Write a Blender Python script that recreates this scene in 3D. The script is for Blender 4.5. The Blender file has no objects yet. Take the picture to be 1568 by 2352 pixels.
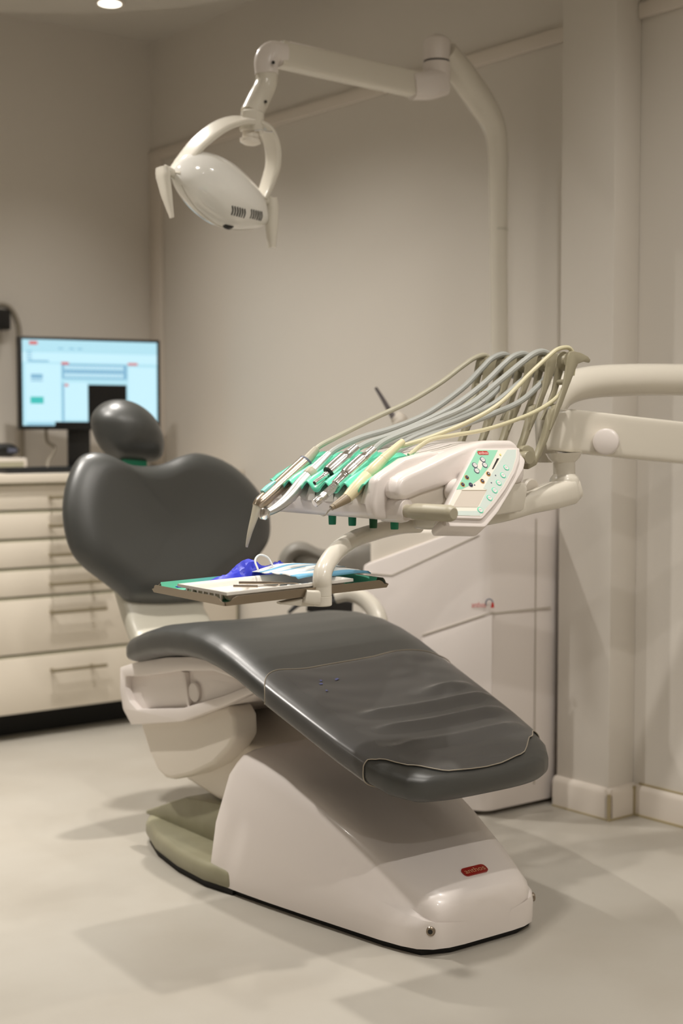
import bpy, bmesh, math, random
from mathutils import Vector, Matrix
R_ = math.radians
scene = bpy.context.scene
COL = scene.collection
random.seed(4)

# ---------------------------------------------------------------- camera
cam_data = bpy.data.cameras.new('camera')
cam_data.sensor_fit = 'HORIZONTAL'
cam_data.sensor_width = 24.0
cam_data.lens = 50.0
cam_data.clip_start = 0.05
cam_data.dof.use_dof = True
cam_data.dof.focus_distance = 2.58
cam_data.dof.aperture_fstop = 2.8
cam = bpy.data.objects.new('camera', cam_data)
COL.objects.link(cam)
cam.location = (0, 0, .95)
cam.rotation_euler = (R_(90 - 3.08), 0, 0)
scene.camera = cam

# ---------------------------------------------------------------- world, exposure, downlights
world = bpy.data.worlds.new('room_world')
scene.world = world
world.use_nodes = True
world.node_tree.nodes['Background'].inputs[0].default_value = (1.0, .93, .84, 1)
world.node_tree.nodes['Background'].inputs[1].default_value = .05
scene.view_settings.view_transform = 'Standard'
scene.view_settings.look = 'None'
scene.view_settings.gamma = 1
scene.view_settings.use_curve_mapping = False
scene.view_settings.exposure = -0.93

ROOM = R_(38.3)            # the room is turned against the camera
DISC_Z = 2.33              # underside of the round dropped ceiling
DISC_C = (1.45, 3.33)
CEIL_Z = 2.404
WARM = (1.0, .95, .885)
# (x, y, z, watts, cone in degrees) in the room's own axes
DOWNLIGHTS = [(2.284, 4.085, DISC_Z, 4, 100), (1.25, 3.75, DISC_Z, 7, 95), (.95, 3.0, DISC_Z, 30, 122),
              (1.4, 1.6, CEIL_Z, 14, 150), (1.78, 3.38, DISC_Z, 21, 132), (2.1, 1.4, CEIL_Z, 7, 150),
              (1.5, .2, CEIL_Z, 20, 150), (-.9, 2.9, CEIL_Z, 9, 140), (.6, -.4, CEIL_Z, 12, 150)]


def turn(x, y, z=0.0, a=ROOM):
    return Vector((x * math.cos(a) - y * math.sin(a), x * math.sin(a) + y * math.cos(a), z))


for i, (x, y, z, w, cone) in enumerate(DOWNLIGHTS):
    ld = bpy.data.lights.new('downlight_lamp', 'SPOT')
    ld.energy = w * 10
    ld.color = WARM
    ld.spot_size = R_(cone)
    ld.spot_blend = 1.0
    ld.shadow_soft_size = .03
    lo = bpy.data.objects.new('downlight_lamp', ld)
    COL.objects.link(lo)
    lo.location = turn(x, y, z - .012)


# ---------------------------------------------------------------- materials
def lin(c):
    return tuple((v / 255 / 12.92) if v / 255 <= .04045 else ((v / 255 + .055) / 1.055) ** 2.4 for v in c) + (1.0,)


def mat(name, rgb, rough=.5, metal=0.0, coat=0.0, bump=None, mottle=None, emit=0.0, spec=.5):
    m = bpy.data.materials.new(name)
    m.use_nodes = True
    nt = m.node_tree
    b = nt.nodes['Principled BSDF']
    b.inputs['Base Color'].default_value = lin(rgb)
    b.inputs['Roughness'].default_value = rough
    b.inputs['Metallic'].default_value = metal
    b.inputs['Coat Weight'].default_value = coat
    b.inputs['Specular IOR Level'].default_value = spec
    if coat:
        b.inputs['Coat Roughness'].default_value = .08
    if emit:
        b.inputs['Base Color'].default_value = (.02, .02, .02, 1)
        b.inputs['Emission Color'].default_value = lin(rgb)
        b.inputs['Emission Strength'].default_value = emit
    if bump or mottle:
        tc = nt.nodes.new('ShaderNodeTexCoord')
    if bump:
        scale, strength, dist = bump
        n = nt.nodes.new('ShaderNodeTexNoise')
        n.inputs['Scale'].default_value = scale
        n.inputs['Detail'].default_value = 4
        bp = nt.nodes.new('ShaderNodeBump')
        bp.inputs['Strength'].default_value = strength
        bp.inputs['Distance'].default_value = dist
        nt.links.new(tc.outputs['Object'], n.inputs['Vector'])
        nt.links.new(n.outputs['Fac'], bp.inputs['Height'])
        nt.links.new(bp.outputs['Normal'], b.inputs['Normal'])
    if mottle:
        scale, rgb2, lo_, hi_ = mottle
        n2 = nt.nodes.new('ShaderNodeTexNoise')
        n2.inputs['Scale'].default_value = scale
        n2.inputs['Detail'].default_value = 5
        rp = nt.nodes.new('ShaderNodeValToRGB')
        rp.color_ramp.elements[0].position = lo_
        rp.color_ramp.elements[1].position = hi_
        rp.color_ramp.elements[0].color = lin(rgb2)
        rp.color_ramp.elements[1].color = lin(rgb)
        nt.links.new(tc.outputs['Object'], n2.inputs['Vector'])
        nt.links.new(n2.outputs['Fac'], rp.inputs['Fac'])
        nt.links.new(rp.outputs['Color'], b.inputs['Base Color'])
    return m


def glassy(name, tint, rough, gloss, haze, haze_rgb):
    """clear sheet: see-through, a glossy sheen and a little milky haze"""
    m = bpy.data.materials.new(name)
    m.use_nodes = True
    nt = m.node_tree
    nt.nodes.clear()
    out = nt.nodes.new('ShaderNodeOutputMaterial')
    tr = nt.nodes.new('ShaderNodeBsdfTransparent')
    tr.inputs[0].default_value = lin(tint)
    gl = nt.nodes.new('ShaderNodeBsdfGlossy')
    gl.inputs['Roughness'].default_value = rough
    df = nt.nodes.new('ShaderNodeBsdfDiffuse')
    df.inputs[0].default_value = lin(haze_rgb)
    m1 = nt.nodes.new('ShaderNodeMixShader')
    m1.inputs[0].default_value = haze
    m2 = nt.nodes.new('ShaderNodeMixShader')
    fr = nt.nodes.new('ShaderNodeFresnel')
    fr.inputs[0].default_value = gloss
    nt.links.new(tr.outputs[0], m1.inputs[1])
    nt.links.new(df.outputs[0], m1.inputs[2])
    nt.links.new(fr.outputs[0], m2.inputs[0])
    nt.links.new(m1.outputs[0], m2.inputs[1])
    nt.links.new(gl.outputs[0], m2.inputs[2])
    nt.links.new(m2.outputs[0], out.inputs[0])
    return m


WALL = mat('wall_paint', (222, 216, 207), .75, bump=(260, .05, .001))
CEIL = mat('ceiling_paint', (208, 203, 194), .85)
TRIM = mat('trim_paint', (226, 217, 206), .45)
GROUT = mat('grout', (176, 162, 128), .8)
FLOOR = mat('resin_floor', (180, 175, 165), .42, bump=(14, .05, .002), mottle=(3.2, (173, 167, 156), .35, .62))
WHITE = mat('white_plastic', (232, 224, 219), .28, coat=.25)
WHITE2 = mat('soft_white_plastic', (226, 218, 206), .38)
CREAM = mat('cream_enamel', (222, 216, 203), .25, coat=.35)
GLOSSW = mat('glossy_lamp_white', (242, 240, 234), .12, coat=.6)
LEATHER = mat('grey_leather', (60, 61, 59), .38, bump=(420, .10, .0006), spec=.85)
STEMG = mat('stem_grey', (196, 192, 178), .4)
OLIVE = mat('olive_grey_plastic', (150, 146, 122), .42, mottle=(18, (144, 140, 116), .4, .6))
GRIPM = mat('grip_beige', (176, 169, 148), .42)
WHIP = mat('whip_grey', (158, 151, 128), .36)
HOSE1 = mat('grey_hose', (170, 172, 167), .42)
HOSE2 = mat('beige_hose', (184, 179, 158), .42)
HOSE3 = mat('cream_hose', (210, 203, 170), .42)
MINT = mat('mint_silicone', (108, 222, 186), .32)
GREEN = mat('green_rubber', (12, 128, 92), .45)
DKGREEN = mat('dark_green_rubber', (10, 82, 44), .45)
CHROME = mat('chrome', (236, 234, 232), .2, metal=1)
STEEL = mat('brushed_steel', (150, 138, 124), .3, metal=1)
SATIN = mat('satin_steel', (222, 220, 218), .34, metal=1)
NICKEL = mat('syringe_nickel', (202, 188, 170), .26, metal=1)
ALU = mat('tray_aluminium', (146, 134, 118), .34, metal=1)
IVORY = mat('ivory_plastic', (226, 214, 176), .35)
TAUPE = mat('taupe_plastic', (150, 134, 110), .4)
TIPG = mat('grey_tip', (186, 178, 158), .45)
AQUA = mat('aqua_button', (150, 220, 214), .3)
BLACK = mat('black_plastic', (24, 23, 22), .45)
BLACKM = mat('matt_black', (14, 13, 12), .7)
DARK = mat('dark_slot', (40, 38, 35), .6)
GREYUPH = mat('stool_upholstery', (128, 124, 116), .45)
RED = mat('logo_red', (196, 40, 34), .4)
DKRED = mat('badge_red', (150, 22, 12), .25, coat=.4)
LOGOW = mat('logo_white', (240, 232, 226), .5)
BADGEG = mat('badge_gold', (196, 150, 110), .4)
NAVY = mat('button_navy', (34, 40, 70), .4)
SLATE = mat('button_slate', (96, 100, 118), .4)
ORANGE = mat('button_orange', (226, 170, 90), .4)
BTNW = mat('button_white', (236, 232, 230), .35)
LMINT = mat('label_mint', (158, 220, 190), .35)
LBLUE = mat('label_pale_blue', (208, 220, 214), .35)
LWHITE = mat('label_white', (240, 236, 224), .35)
LCD = mat('display_grey', (218, 208, 196), .1, coat=.5)
GLOVE = mat('blue_nitrile', (52, 62, 206), .42)
MASKW = mat('mask_white', (226, 228, 228), .8)
MASKB = mat('mask_blue', (120, 182, 216), .8)
TRAYW = mat('white_tray_plastic', (240, 236, 228), .3)
PAPER = mat('green_paper', (110, 206, 172), .6)
CAB = mat('cabinet_laminate', (226, 217, 202), .4)
CABG = mat('aluminium_profile', (172, 168, 146), .5)
HANDLE = mat('handle_steel', (160, 150, 128), .38, metal=.7)
SCREENB = mat('screen_blue', (184, 232, 246), .4, emit=1.85)
SCREENP = mat('screen_pale', (200, 240, 252), .4, emit=1.95)
SCREENM = mat('screen_mid_blue', (150, 205, 236), .4, emit=1.5)
SCREENT = mat('screen_teal', (70, 216, 208), .4, emit=1.5)
SCREENR = mat('screen_red', (236, 120, 120), .4, emit=1.5)
SCREENK = mat('screen_dark', (12, 12, 14), .3)
BULB = mat('downlight_glow', (255, 246, 226), .5, emit=9)
FILM = glassy('clear_film', (222, 220, 218), .28, 1.45, .30, (150, 148, 146))
JOINT = mat('joint_grey', (192, 184, 172), .6)
FILMEDGE = mat('film_weld', (168, 158, 142), .4)
CLEARW = mat('frosted_rib', (226, 220, 214), .2, coat=.3)
WANDG = mat('wand_grey', (112, 106, 108), .5)
WIRE = mat('grey_cable', (150, 142, 128), .5)


# ---------------------------------------------------------------- mesh helpers
def link(name, verts, faces, m=None, parent=None, bev=0, seg=2, sharp=32, mats=None, fm=None, flat=False):
    me = bpy.data.meshes.new(name)
    bm = bmesh.new()
    vs = [bm.verts.new(v) for v in verts]
    for k, f in enumerate(faces):
        try:
            nf = bm.faces.new([vs[i] for i in f])
            if fm:
                nf.material_index = fm[k]
        except ValueError:
            pass
    bm.normal_update()
    bmesh.ops.recalc_face_normals(bm, faces=bm.faces)
    if bev:
        es = [e for e in bm.edges if len(e.link_faces) == 2 and e.calc_face_angle(0) > R_(28)]
        bmesh.ops.bevel(bm, geom=es, offset=bev, segments=seg, profile=.5, affect='EDGES', clamp_overlap=True)
    bm.normal_update()
    for f in bm.faces:
        f.smooth = not flat
    for e in bm.edges:
        if len(e.link_faces) == 2 and e.calc_face_angle(0) > R_(sharp):
            e.smooth = False
    bm.to_mesh(me)
    bm.free()
    for mm in (mats or [m]):
        me.materials.append(mm)
    o = bpy.data.objects.new(name, me)
    COL.objects.link(o)
    if parent:
        o.parent = parent
    return o


def tag(o, label=None, cat=None, group=None, kind=None):
    if label:
        o['label'] = label
    if cat:
        o['category'] = cat
    if group:
        o['group'] = group
    if kind:
        o['kind'] = kind
    return o


def thing(name, label, cat, loc=(0, 0, 0), rz=0.0, group=None, rot=None):
    o = bpy.data.objects.new(name, None)
    o.empty_display_size = .05
    COL.objects.link(o)
    o.location = loc
    o.rotation_euler = rot if rot else (0, 0, R_(rz))
    return tag(o, label, cat, group)


class Geo:
    """collects shapes into one mesh"""
    def __init__(s):
        s.v, s.f, s.m = [], [], []

    def add(s, vf, k=0):
        v, f = vf
        n = len(s.v)
        s.v += [tuple(p) for p in v]
        s.f += [tuple(i + n for i in q) for q in f]
        s.m += [k] * len(f)
        return s

    def put(s, name, m, parent=None, **kw):
        if isinstance(m, list):
            return link(name, s.v, s.f, None, parent, mats=m, fm=s.m, **kw)
        return link(name, s.v, s.f, m, parent, **kw)


def box(x0, x1, y0, y1, z0, z1):
    v = [(x, y, z) for z in (z0, z1) for y in (y0, y1) for x in (x0, x1)]
    return v, [(0, 2, 3, 1), (4, 5, 7, 6), (0, 1, 5, 4), (2, 6, 7, 3), (0, 4, 6, 2), (1, 3, 7, 5)]


def prism(poly, axis, a0, a1):
    n = len(poly)

    def p(q, t):
        return {'x': (t, q[0], q[1]), 'y': (q[0], t, q[1]), 'z': (q[0], q[1], t)}[axis]
    v = [p(q, a0) for q in poly] + [p(q, a1) for q in poly]
    f = [tuple(range(n))[::-1], tuple(range(n, 2 * n))]
    f += [(i, (i + 1) % n, (i + 1) % n + n, i + n) for i in range(n)]
    return v, f


def catmull(pts, k=6):
    pts = [Vector(p) for p in pts]
    if len(pts) < 3 or k < 2:
        return pts
    q = [pts[0] * 2 - pts[1]] + pts + [pts[-1] * 2 - pts[-2]]
    out = []
    for i in range(1, len(q) - 2):
        a, b, c, d = q[i - 1:i + 3]
        for j in range(k):
            t = j / k
            out.append(.5 * ((2 * b) + (c - a) * t + (2 * a - 5 * b + 4 * c - d) * t * t + (3 * b - a - 3 * c + d) * t ** 3))
    out.append(pts[-1])
    return out


def lerpl(vals, n):
    """n values spread smoothly along a list"""
    out = []
    for i in range(n):
        t = i / (n - 1) * (len(vals) - 1)
        j = min(int(t), len(vals) - 2)
        u = t - j
        a, b = vals[j], vals[j + 1]
        if isinstance(a, (tuple, list)):
            out.append(tuple(p + (q - p) * u for p, q in zip(a, b)))
        else:
            out.append(a + (b - a) * u)
    return out


def rings(rs, close_ends=True, wrap=True):
    """skin over a list of equal-length rings"""
    v, f = [], []
    n = len(rs[0])
    for r in rs:
        v += [tuple(p) for p in r]
    for i in range(len(rs) - 1):
        for j in range(n if wrap else n - 1):
            k = (j + 1) % n
            f.append((i * n + j, i * n + k, (i + 1) * n + k, (i + 1) * n + j))
    if close_ends and wrap:
        f.append(tuple(range(n))[::-1])
        f.append(tuple(range((len(rs) - 1) * n, len(rs) * n)))
    return v, f


def superell(w, h, n=20, e=2.0):
    out = []
    for i in range(n):
        t = 2 * math.pi * (i + .5) / n
        c, s = math.cos(t), math.sin(t)
        out.append((w * math.copysign(abs(c) ** (2 / e), c), h * math.copysign(abs(s) ** (2 / e), s)))
    return out


def sweep(path, sec, up=(0, 0, 1), k=5, n=16, e=2.0, ups=None):
    """path of points; sec = list of (half width, half height) along it; rounded-section sweep.
    The half width lies across the path and 'up', the half height along 'up'."""
    p = catmull(path, k)
    s = lerpl(sec, len(p)) if isinstance(sec, list) else [sec] * len(p)
    rs = []
    u0 = Vector(up)
    for i, q in enumerate(p):
        t = (p[min(i + 1, len(p) - 1)] - p[max(i - 1, 0)]).normalized()
        sd = t.cross(u0)
        if sd.length < 1e-4:
            sd = t.cross(Vector((.3, .9, .1)))
        sd.normalize()
        uu = sd.cross(t).normalized()
        w, h = s[i] if isinstance(s[i], tuple) else (s[i], s[i])
        rs.append([q + sd * a + uu * b for a, b in superell(w, h, n, e)])
    return rings(rs)


def tube(path, r, k=6, n=12):
    """round tube with parallel-transported frame"""
    p = catmull(path, k)
    rr = lerpl(r, len(p)) if isinstance(r, list) else [r] * len(p)
    t0 = (p[1] - p[0]).normalized()
    a = t0.orthogonal().normalized()
    rs = []
    for i, q in enumerate(p):
        t = (p[min(i + 1, len(p) - 1)] - p[max(i - 1, 0)]).normalized()
        a = (a - t * a.dot(t)).normalized()
        b = t.cross(a)
        rs.append([q + (a * math.cos(2 * math.pi * j / n) + b * math.sin(2 * math.pi * j / n)) * rr[i] for j in range(n)])
    return rings(rs)


def turned(path, prof, n=20):
    """lathe along a straight axis path[0]->path[1]; prof = [(fraction along, radius)]"""
    a, b = Vector(path[0]), Vector(path[1])
    d = b - a
    t = d.normalized()
    x = t.orthogonal().normalized()
    y = t.cross(x)
    rs = [[a + d * s + (x * math.cos(2 * math.pi * j / n) + y * math.sin(2 * math.pi * j / n)) * max(r, 1e-4) for j in range(n)]
          for s, r in prof]
    return rings(rs)


def smooth_closed(poly, k=5):
    n = len(poly)
    out = []
    q = [Vector((p[0], p[1], 0)) for p in poly]
    for i in range(n):
        a, b, c, d = q[i - 1], q[i], q[(i + 1) % n], q[(i + 2) % n]
        for j in range(k):
            t = j / k
            r = .5 * ((2 * b) + (c - a) * t + (2 * a - 5 * b + 4 * c - d) * t * t + (3 * b - a - 3 * c + d) * t ** 3)
            out.append((r.x, r.y))
    return out


def pillow(outline, frame, front, back, pf=2.2, pb=2.2, nr=10, centre=None, dish=0.0):
    """inflated pad: outline in (a, b), frame(a, b, d) -> point, bulging front/back by the given depths"""
    n = len(outline)
    ca = centre[0] if centre else sum(p[0] for p in outline) / n
    cb = centre[1] if centre else sum(p[1] for p in outline) / n
    ss = [math.sin(math.pi / 2 * i / nr) for i in range(nr, 0, -1)]
    v, f = [], []

    def ring(s, depth, p):
        d = depth * max(0.0, 1 - s ** p) ** (1 / p)
        d -= dish * max(0.0, 1 - (s / .8) ** 2) * (1 if depth > 0 else 0)
        return [frame(ca + (a - ca) * s, cb + (b - cb) * s, d) for a, b in outline]
    rs = [ring(s, front, pf) for s in reversed(ss)] + [ring(s, -back, pb) for s in ss[1:]]
    v, f = rings(rs, close_ends=False)
    c0 = len(v)
    v.append(tuple(frame(ca, cb, front - dish)))
    v.append(tuple(frame(ca, cb, -back)))
    L = (len(rs) - 1) * n
    for j in range(n):
        f.append((c0, (j + 1) % n, j))
        f.append((c0 + 1, L + j, L + (j + 1) % n))
    return v, f


def plane(O, a, b):
    O, a, b = Vector(O), Vector(a), Vector(b)
    nn = a.cross(b)
    return lambda u, v, d=0.0: O + a * u + b * v + nn * d


def slab(poly, fr, d0, d1):
    n = len(poly)
    v = [fr(a, b, d0) for a, b in poly] + [fr(a, b, d1) for a, b in poly]
    f = [tuple(range(n))[::-1], tuple(range(n, 2 * n))] + [(i, (i + 1) % n, (i + 1) % n + n, i + n) for i in range(n)]
    return v, f


def disc(c, r, n=16, rx=None):
    return [(c[0] + r * math.cos(2 * math.pi * i / n), c[1] + (rx or r) * math.sin(2 * math.pi * i / n)) for i in range(n)]


def round_poly(poly, r, k=4):
    out = []
    n = len(poly)
    for i in range(n):
        p, q, s = Vector(poly[i - 1] + (0,)), Vector(poly[i] + (0,)), Vector(poly[(i + 1) % n] + (0,))
        a, b = (p - q), (s - q)
        rr = min(r, a.length * .45, b.length * .45)
        a, b = q + a.normalized() * rr, q + b.normalized() * rr
        for j in range(k + 1):
            t = j / k
            w = a * (1 - t) ** 2 + q * 2 * t * (1 - t) + b * t * t
            out.append((w.x, w.y))
    return out


def lettering(name, string, size, m, parent, fr, a, b, d, slant=0.0, width=None):
    """flat letters laid on a plane frame at (a, b)"""
    cu = bpy.data.curves.new(name, 'FONT')
    cu.body = string
    cu.size = size
    cu.align_x = 'CENTER'
    cu.align_y = 'CENTER'
    cu.resolution_u = 3
    t = bpy.data.objects.new(name, cu)
    COL.objects.link(t)
    bpy.context.view_layer.update()
    me = bpy.data.meshes.new_from_object(t)
    bpy.data.objects.remove(t)
    cs, sn = math.cos(slant), math.sin(slant)
    xs = [v.co.x for v in me.vertices]
    sx = width / (max(xs) - min(xs)) if width else 1
    for v in me.vertices:
        x, y = v.co.x * sx, v.co.y
        v.co = fr(a + x * cs - y * sn, b + x * sn + y * cs, d)
    me.name = name
    me.materials.clear()
    me.materials.append(m)
    o = bpy.data.objects.new(name, me)
    COL.objects.link(o)
    o.parent = parent
    return o

# ================================================================ the room (its own axes: x along the cabinets, y along the long wall)
def st(o, label=None):
    o.rotation_euler = (0, 0, ROOM) if o.parent is None else (0, 0, 0)
    if o.parent is None:
        o['kind'] = 'structure'
    if label:
        o['label'] = label
    return o


WX, WY = 2.771, 4.65
st(link('floor', *box(-2.3, WX + .1, -1.7, WY + .1, -.06, 0), FLOOR), 'pale cream poured resin floor with a satin sheen')
ceil = st(link('ceiling', *box(-2.3, WX + .1, -1.7, WY + .1, CEIL_Z, CEIL_Z + .08), CEIL), 'flat off-white ceiling with a round dropped disc')
o = link('dropped_disc', *turned([(DISC_C[0], DISC_C[1], DISC_Z), (DISC_C[0], DISC_C[1], CEIL_Z)], [(0, 0), (0, 1.225), (.1, 1.235), (1, 1.235), (1, 0)], 96), CEIL, ceil)
wr = st(link('wall_right', *box(WX, WX + .1, -1.7, WY + .1, 0, CEIL_Z + .02), WALL), 'long beige painted wall behind the treatment unit')
st(link('wall_back', *box(-2.3, WX, WY, WY + .1, 0, CEIL_Z + .02), WALL), 'beige painted wall behind the monitor and drawers')
st(link('wall_left', *box(-2.3, -2.2, -1.7, WY, 0, CEIL_Z + .02), WALL), 'plain painted wall on the camera left side')
st(link('wall_front', *box(-2.2, WX, -1.7, -1.6, 0, CEIL_Z + .02), WALL), 'plain painted wall behind the camera')
PX, PY0, PY1 = 2.676, 2.322, 2.497
st(link('wall_pillar', *box(PX, WX, PY0, PY1, 0, CEIL_Z), WALL, bev=.004), 'narrow square pillar standing out of the long beige wall')
# picture-rail strips
st(link('trim_1', *box(WX - .016, WX, PY1, WY, 1.966, 2.003), TRIM, bev=.003), 'thin white rail left of the pillar')
st(link('trim_2', *box(WX - .016, WX, -1.6, PY0, 1.966, 2.003), TRIM, bev=.003), 'thin white rail right of the pillar')
st(link('trim_3', *box(WX - .014, WX, 4.565, WY, 0.84, 1.966), TRIM, bev=.003), 'vertical white strip in the room corner')


def skirting(name, axis, a0, a1, off, sgn, label):
    """rounded-top skirting; off = wall face, sgn = side it stands out to"""
    pr = [(0, 0), (.014, 0), (.014, .062), (.012, .07), (.007, .076), (0, .078)]
    q = [(off + sgn * p[0], p[1]) for p in pr]
    if axis == 'y':
        v, f = prism(q, 'y', a0, a1)
    else:
        v, f = prism(q, 'x', a0, a1)
    return st(link(name, v, f, TRIM), label)


skirting('baseboard_right', 'y', PY1, 4.0, WX, -1, 'white skirting left of the pillar')
b2 = skirting('baseboard_pillar', 'y', PY0 - .014, PY1, PX, -1, 'white skirting on the long face of the pillar')
b3 = skirting('baseboard_pillar_side', 'x', PX - .014, WX, PY0, -1, 'white skirting on the short face of the pillar')
b4 = skirting('baseboard_right_near', 'y', -1.6, PY0 - .014, WX, -1, 'white skirting right of the pillar')
# sealant beads in the corners of the skirting
g = Geo().add(box(PX - .018, PX - .011, PY0 - .018, PY0 - .011, 0, .066)).add(box(PX - .016, PX - .012, PY0 - .012, PY1, 0, .004))
st(g.put('sealant', GROUT, b2))
g = Geo().add(box(WX - .018, WX - .012, PY0 - .018, PY0 - .012, 0, .074)).add(box(PX - .012, WX - .014, PY0 - .017, PY0 - .013, 0, .004))
st(g.put('sealant', GROUT, b3))
g = Geo().add(box(WX - .018, WX - .013, -1.0, PY0 - .02, 0, .005)).add(box(WX - .005, WX, -1.0, PY0 - .02, .077, .081))
st(g.put('sealant', GROUT, b4))

# recessed downlights
names = ['bright round downlight in the dropped disc at the top left', 'recessed round downlight at the far left of the disc',
         'recessed round downlight on the left rim of the disc', 'recessed round downlight in the flat ceiling above the instrument unit',
         'recessed round downlight on the disc above the backrest', 'recessed round downlight in the flat ceiling beside the pillar',
         'recessed round downlight in the flat ceiling right of the camera', 'recessed round downlight near the left wall',
         'recessed round downlight behind the camera']
for (x, y, z, w, c), nm in zip(DOWNLIGHTS, names):
    p = turn(x, y, z)
    t = thing('downlight', nm, 'ceiling light', p, 38.3, 'recessed ceiling downlights')
    link('trim_ring', *turned([(0, 0, -.004), (0, 0, .0)], [(0, .036), (0, .046), (1, .047), (1, .036)], 28), TRIM, t)
    link('lens', *turned([(0, 0, -.0055), (0, 0, -.0042)], [(0, 0), (0, .033), (1, .036), (1, 0)], 28), BULB, t)

# ================================================================ cabinets
CF = 4.06                                        # front of the drawers
t = thing('drawer_cabinet', 'cream drawer unit with six steel bar handles behind the dental chair', 'cabinet', turn(2.125, CF, 0), 38.3)
L0, L1 = -.40, .372
link('carcass', *box(L0, L1, .014, .575, .086, .803), CABG, t)
link('plinth', *box(L0 + .01, L1, .10, .55, 0, .086), BLACKM, t)
zs = [(.721, .795, .757), (.632, .709, .668), (.542, .620, .577), (.452, .530, .485), (.272, .440, .397), (.086, .260, .213)]
dr0 = None
for a, b, hz in zs:
    d = link('drawer', *box(L0, L1, 0, .014, a, b), CAB, t, bev=.0015)
    link('profile', *box(L0, L1, .003, .014, b, b + .008), CABG, d)
    g = Geo()
    g.add(tube([(-.097, -.03, hz), (.097, -.03, hz)], .0058, 1, 10))
    for sx in (-.084, .056):
        g.add(tube([(sx, -.03, hz), (sx, .001, hz)], .005, 1, 8))
    g.put('handle', HANDLE, d)
t = thing('base_cabinet', 'narrow cream cupboard between the drawers and the long wall', 'cabinet', turn(2.5, CF, 0), 38.3)
link('carcass', *box(.0, .262, .014, .575, .086, .803), CABG, t)
link('door', *box(.004, .245, 0, .014, .086, .795), CAB, t, bev=.0015)
link('plinth', *box(0, .255, .10, .55, 0, .086), BLACKM, t)
wt = link('worktop', *box(-.42, .640, -.02, .585, .8035, .832), CAB, None, bev=.002)
wt.location = turn(2.125, CF, 0)
wt.rotation_euler = (0, 0, ROOM)
tag(wt, 'cream worktop running over the drawers to the wall', 'worktop')

# monitor, keyboard and clutter on the worktop
t = thing('computer_monitor', 'black flat computer monitor showing a pale blue dental chart', 'monitor', (-0.8493,4.8,0.832), 26)
X0, X1, Z0, Z1 = -.236, .252, .137, .445
link('housing', *box(X0, X1, 0, .035, Z0, Z1), BLACK, t, bev=.004)
g = Geo()
SX0, SX1, SZ0, SZ1 = X0 + .012, X1 - .012, Z0 + .014, Z1 - .010


def scr(a, b, c, d, k, dep):
    """rectangle of the display picture: a..c across, b..d down, as fractions"""
    x0, x1 = SX0 + (SX1 - SX0) * a, SX0 + (SX1 - SX0) * c
    z0, z1 = SZ1 - (SZ1 - SZ0) * d, SZ1 - (SZ1 - SZ0) * b
    g.add(([(x0, -dep, z0), (x1, -dep, z0), (x1, -dep, z1), (x0, -dep, z1)], [(0, 1, 2, 3)]), k)


SM = [SCREENB, SCREENP, SCREENM, SCREENT, SCREENR, SCREENK]
scr(0, 0, 1, 1, 0, .0006)
scr(0, .15, 1, .26, 1, .0008)
scr(.02, .28, .275, .95, 1, .0008)
scr(.78, .3, .99, .93, 1, .0008)
scr(.30, .49, .47, .93, 1, .0008)
for a in (.26, .34, .40):
    scr(a, .09, a + .035, .105, 2, .001)
for k in range(4):
    scr(.03, .13 + .03 * k, .07, .142 + .03 * k, 2, .001)
scr(.05, .02, .11, .06, 4, .001)
scr(.04, .24, .19, .258, 2, .001)
scr(.285, .275, .77, .45, 2, .001)
for rw in (.295, .385):
    for k in range(16):
        scr(.305 + k * .0275, rw, .325 + k * .0275, rw + .045, 1, .0012)
scr(.28, .255, .335, .285, 4, .0014)
scr(.775, .25, .85, .278, 4, .0012)
scr(.305, .51, .33, .54, 4, .0012)
scr(.06, .40, .145, .455, 2, .001)
scr(.06, .47, .145, .485, 2, .001)
scr(.055, .665, .15, .745, 3, .001)
scr(.285, .5, .30, .95, 2, .001)
scr(.475, .515, .765, 1, 5, .0014)
scr(.23, .955, 1, 1, 5, .0013)
scr(.03, .975, .22, .992, 2, .0013)
g.put('screen', SM, t, flat=True)
g = Geo().add(box(-.062, .014, .036, .055, .012, .2)).add(box(-.12, .12, -.02, .16, 0, .012))
g.put('stand', BLACK, t, bev=.003)

t = thing('keyboard', 'flat black keyboard on the worktop below the monitor', 'keyboard', (-0.8813,4.5284,0.832), 38.3)
link('keyboard_body', *box(-.21, .21, -.03, .10, 0, .014), BLACK, t, bev=.003)
g = Geo()
for r in range(5):
    for c in range(16):
        g.add(box(-.2 + c * .025, -.179 + c * .025, -.022 + r * .023, -.004 + r * .023, .014, .018))
tag(g.put('keys', BLACKM, t), kind='stuff')
t = thing('card_reader_box', 'small white box on the worktop left of the monitor', 'box', (-1.117,4.6736,0.832), 38.3)
link('box_body', *box(-.09, .06, -.07, .07, 0, .045), TRIM, t, bev=.006)
link('front_recess', *box(-.08, .045, -.073, -.069, .012, .033), CABG, t)
t = thing('telephone_handset', 'black rounded handset lying on the small white box', 'phone', (-1.117,4.6736,0.878), 38.3)
link('handset_body', *sweep([(-.06, 0, .02), (-.02, 0, .024), (.03, 0, .024), (.055, 0, .02)], [(.02, .012), (.03, .022), (.03, .022), (.016, .01)], n=16, e=2.6), BLACK, t)
link('display', *box(.008, .04, -.034, -.028, .016, .03), SLATE, t, bev=.002)
t = tag(link('monitor_cable', *tube([(-.135, .05, .165), (-.13, .055, .10), (-.105, .05, .075), (-.142, .0, .03), (-.15, -.02, .007)], .006, 5, 8), WIRE), 'thin dark cable hanging below the left half of the monitor', 'cable')
t.location = (-0.8493,4.8,0.832)
t.rotation_euler = (0, 0, R_(26))
t = thing('wall_speaker', 'black box on the wall at the left picture edge with a looping grey cable', 'speaker', (-1.2339,4.9507,1.25), 38.3)
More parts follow.
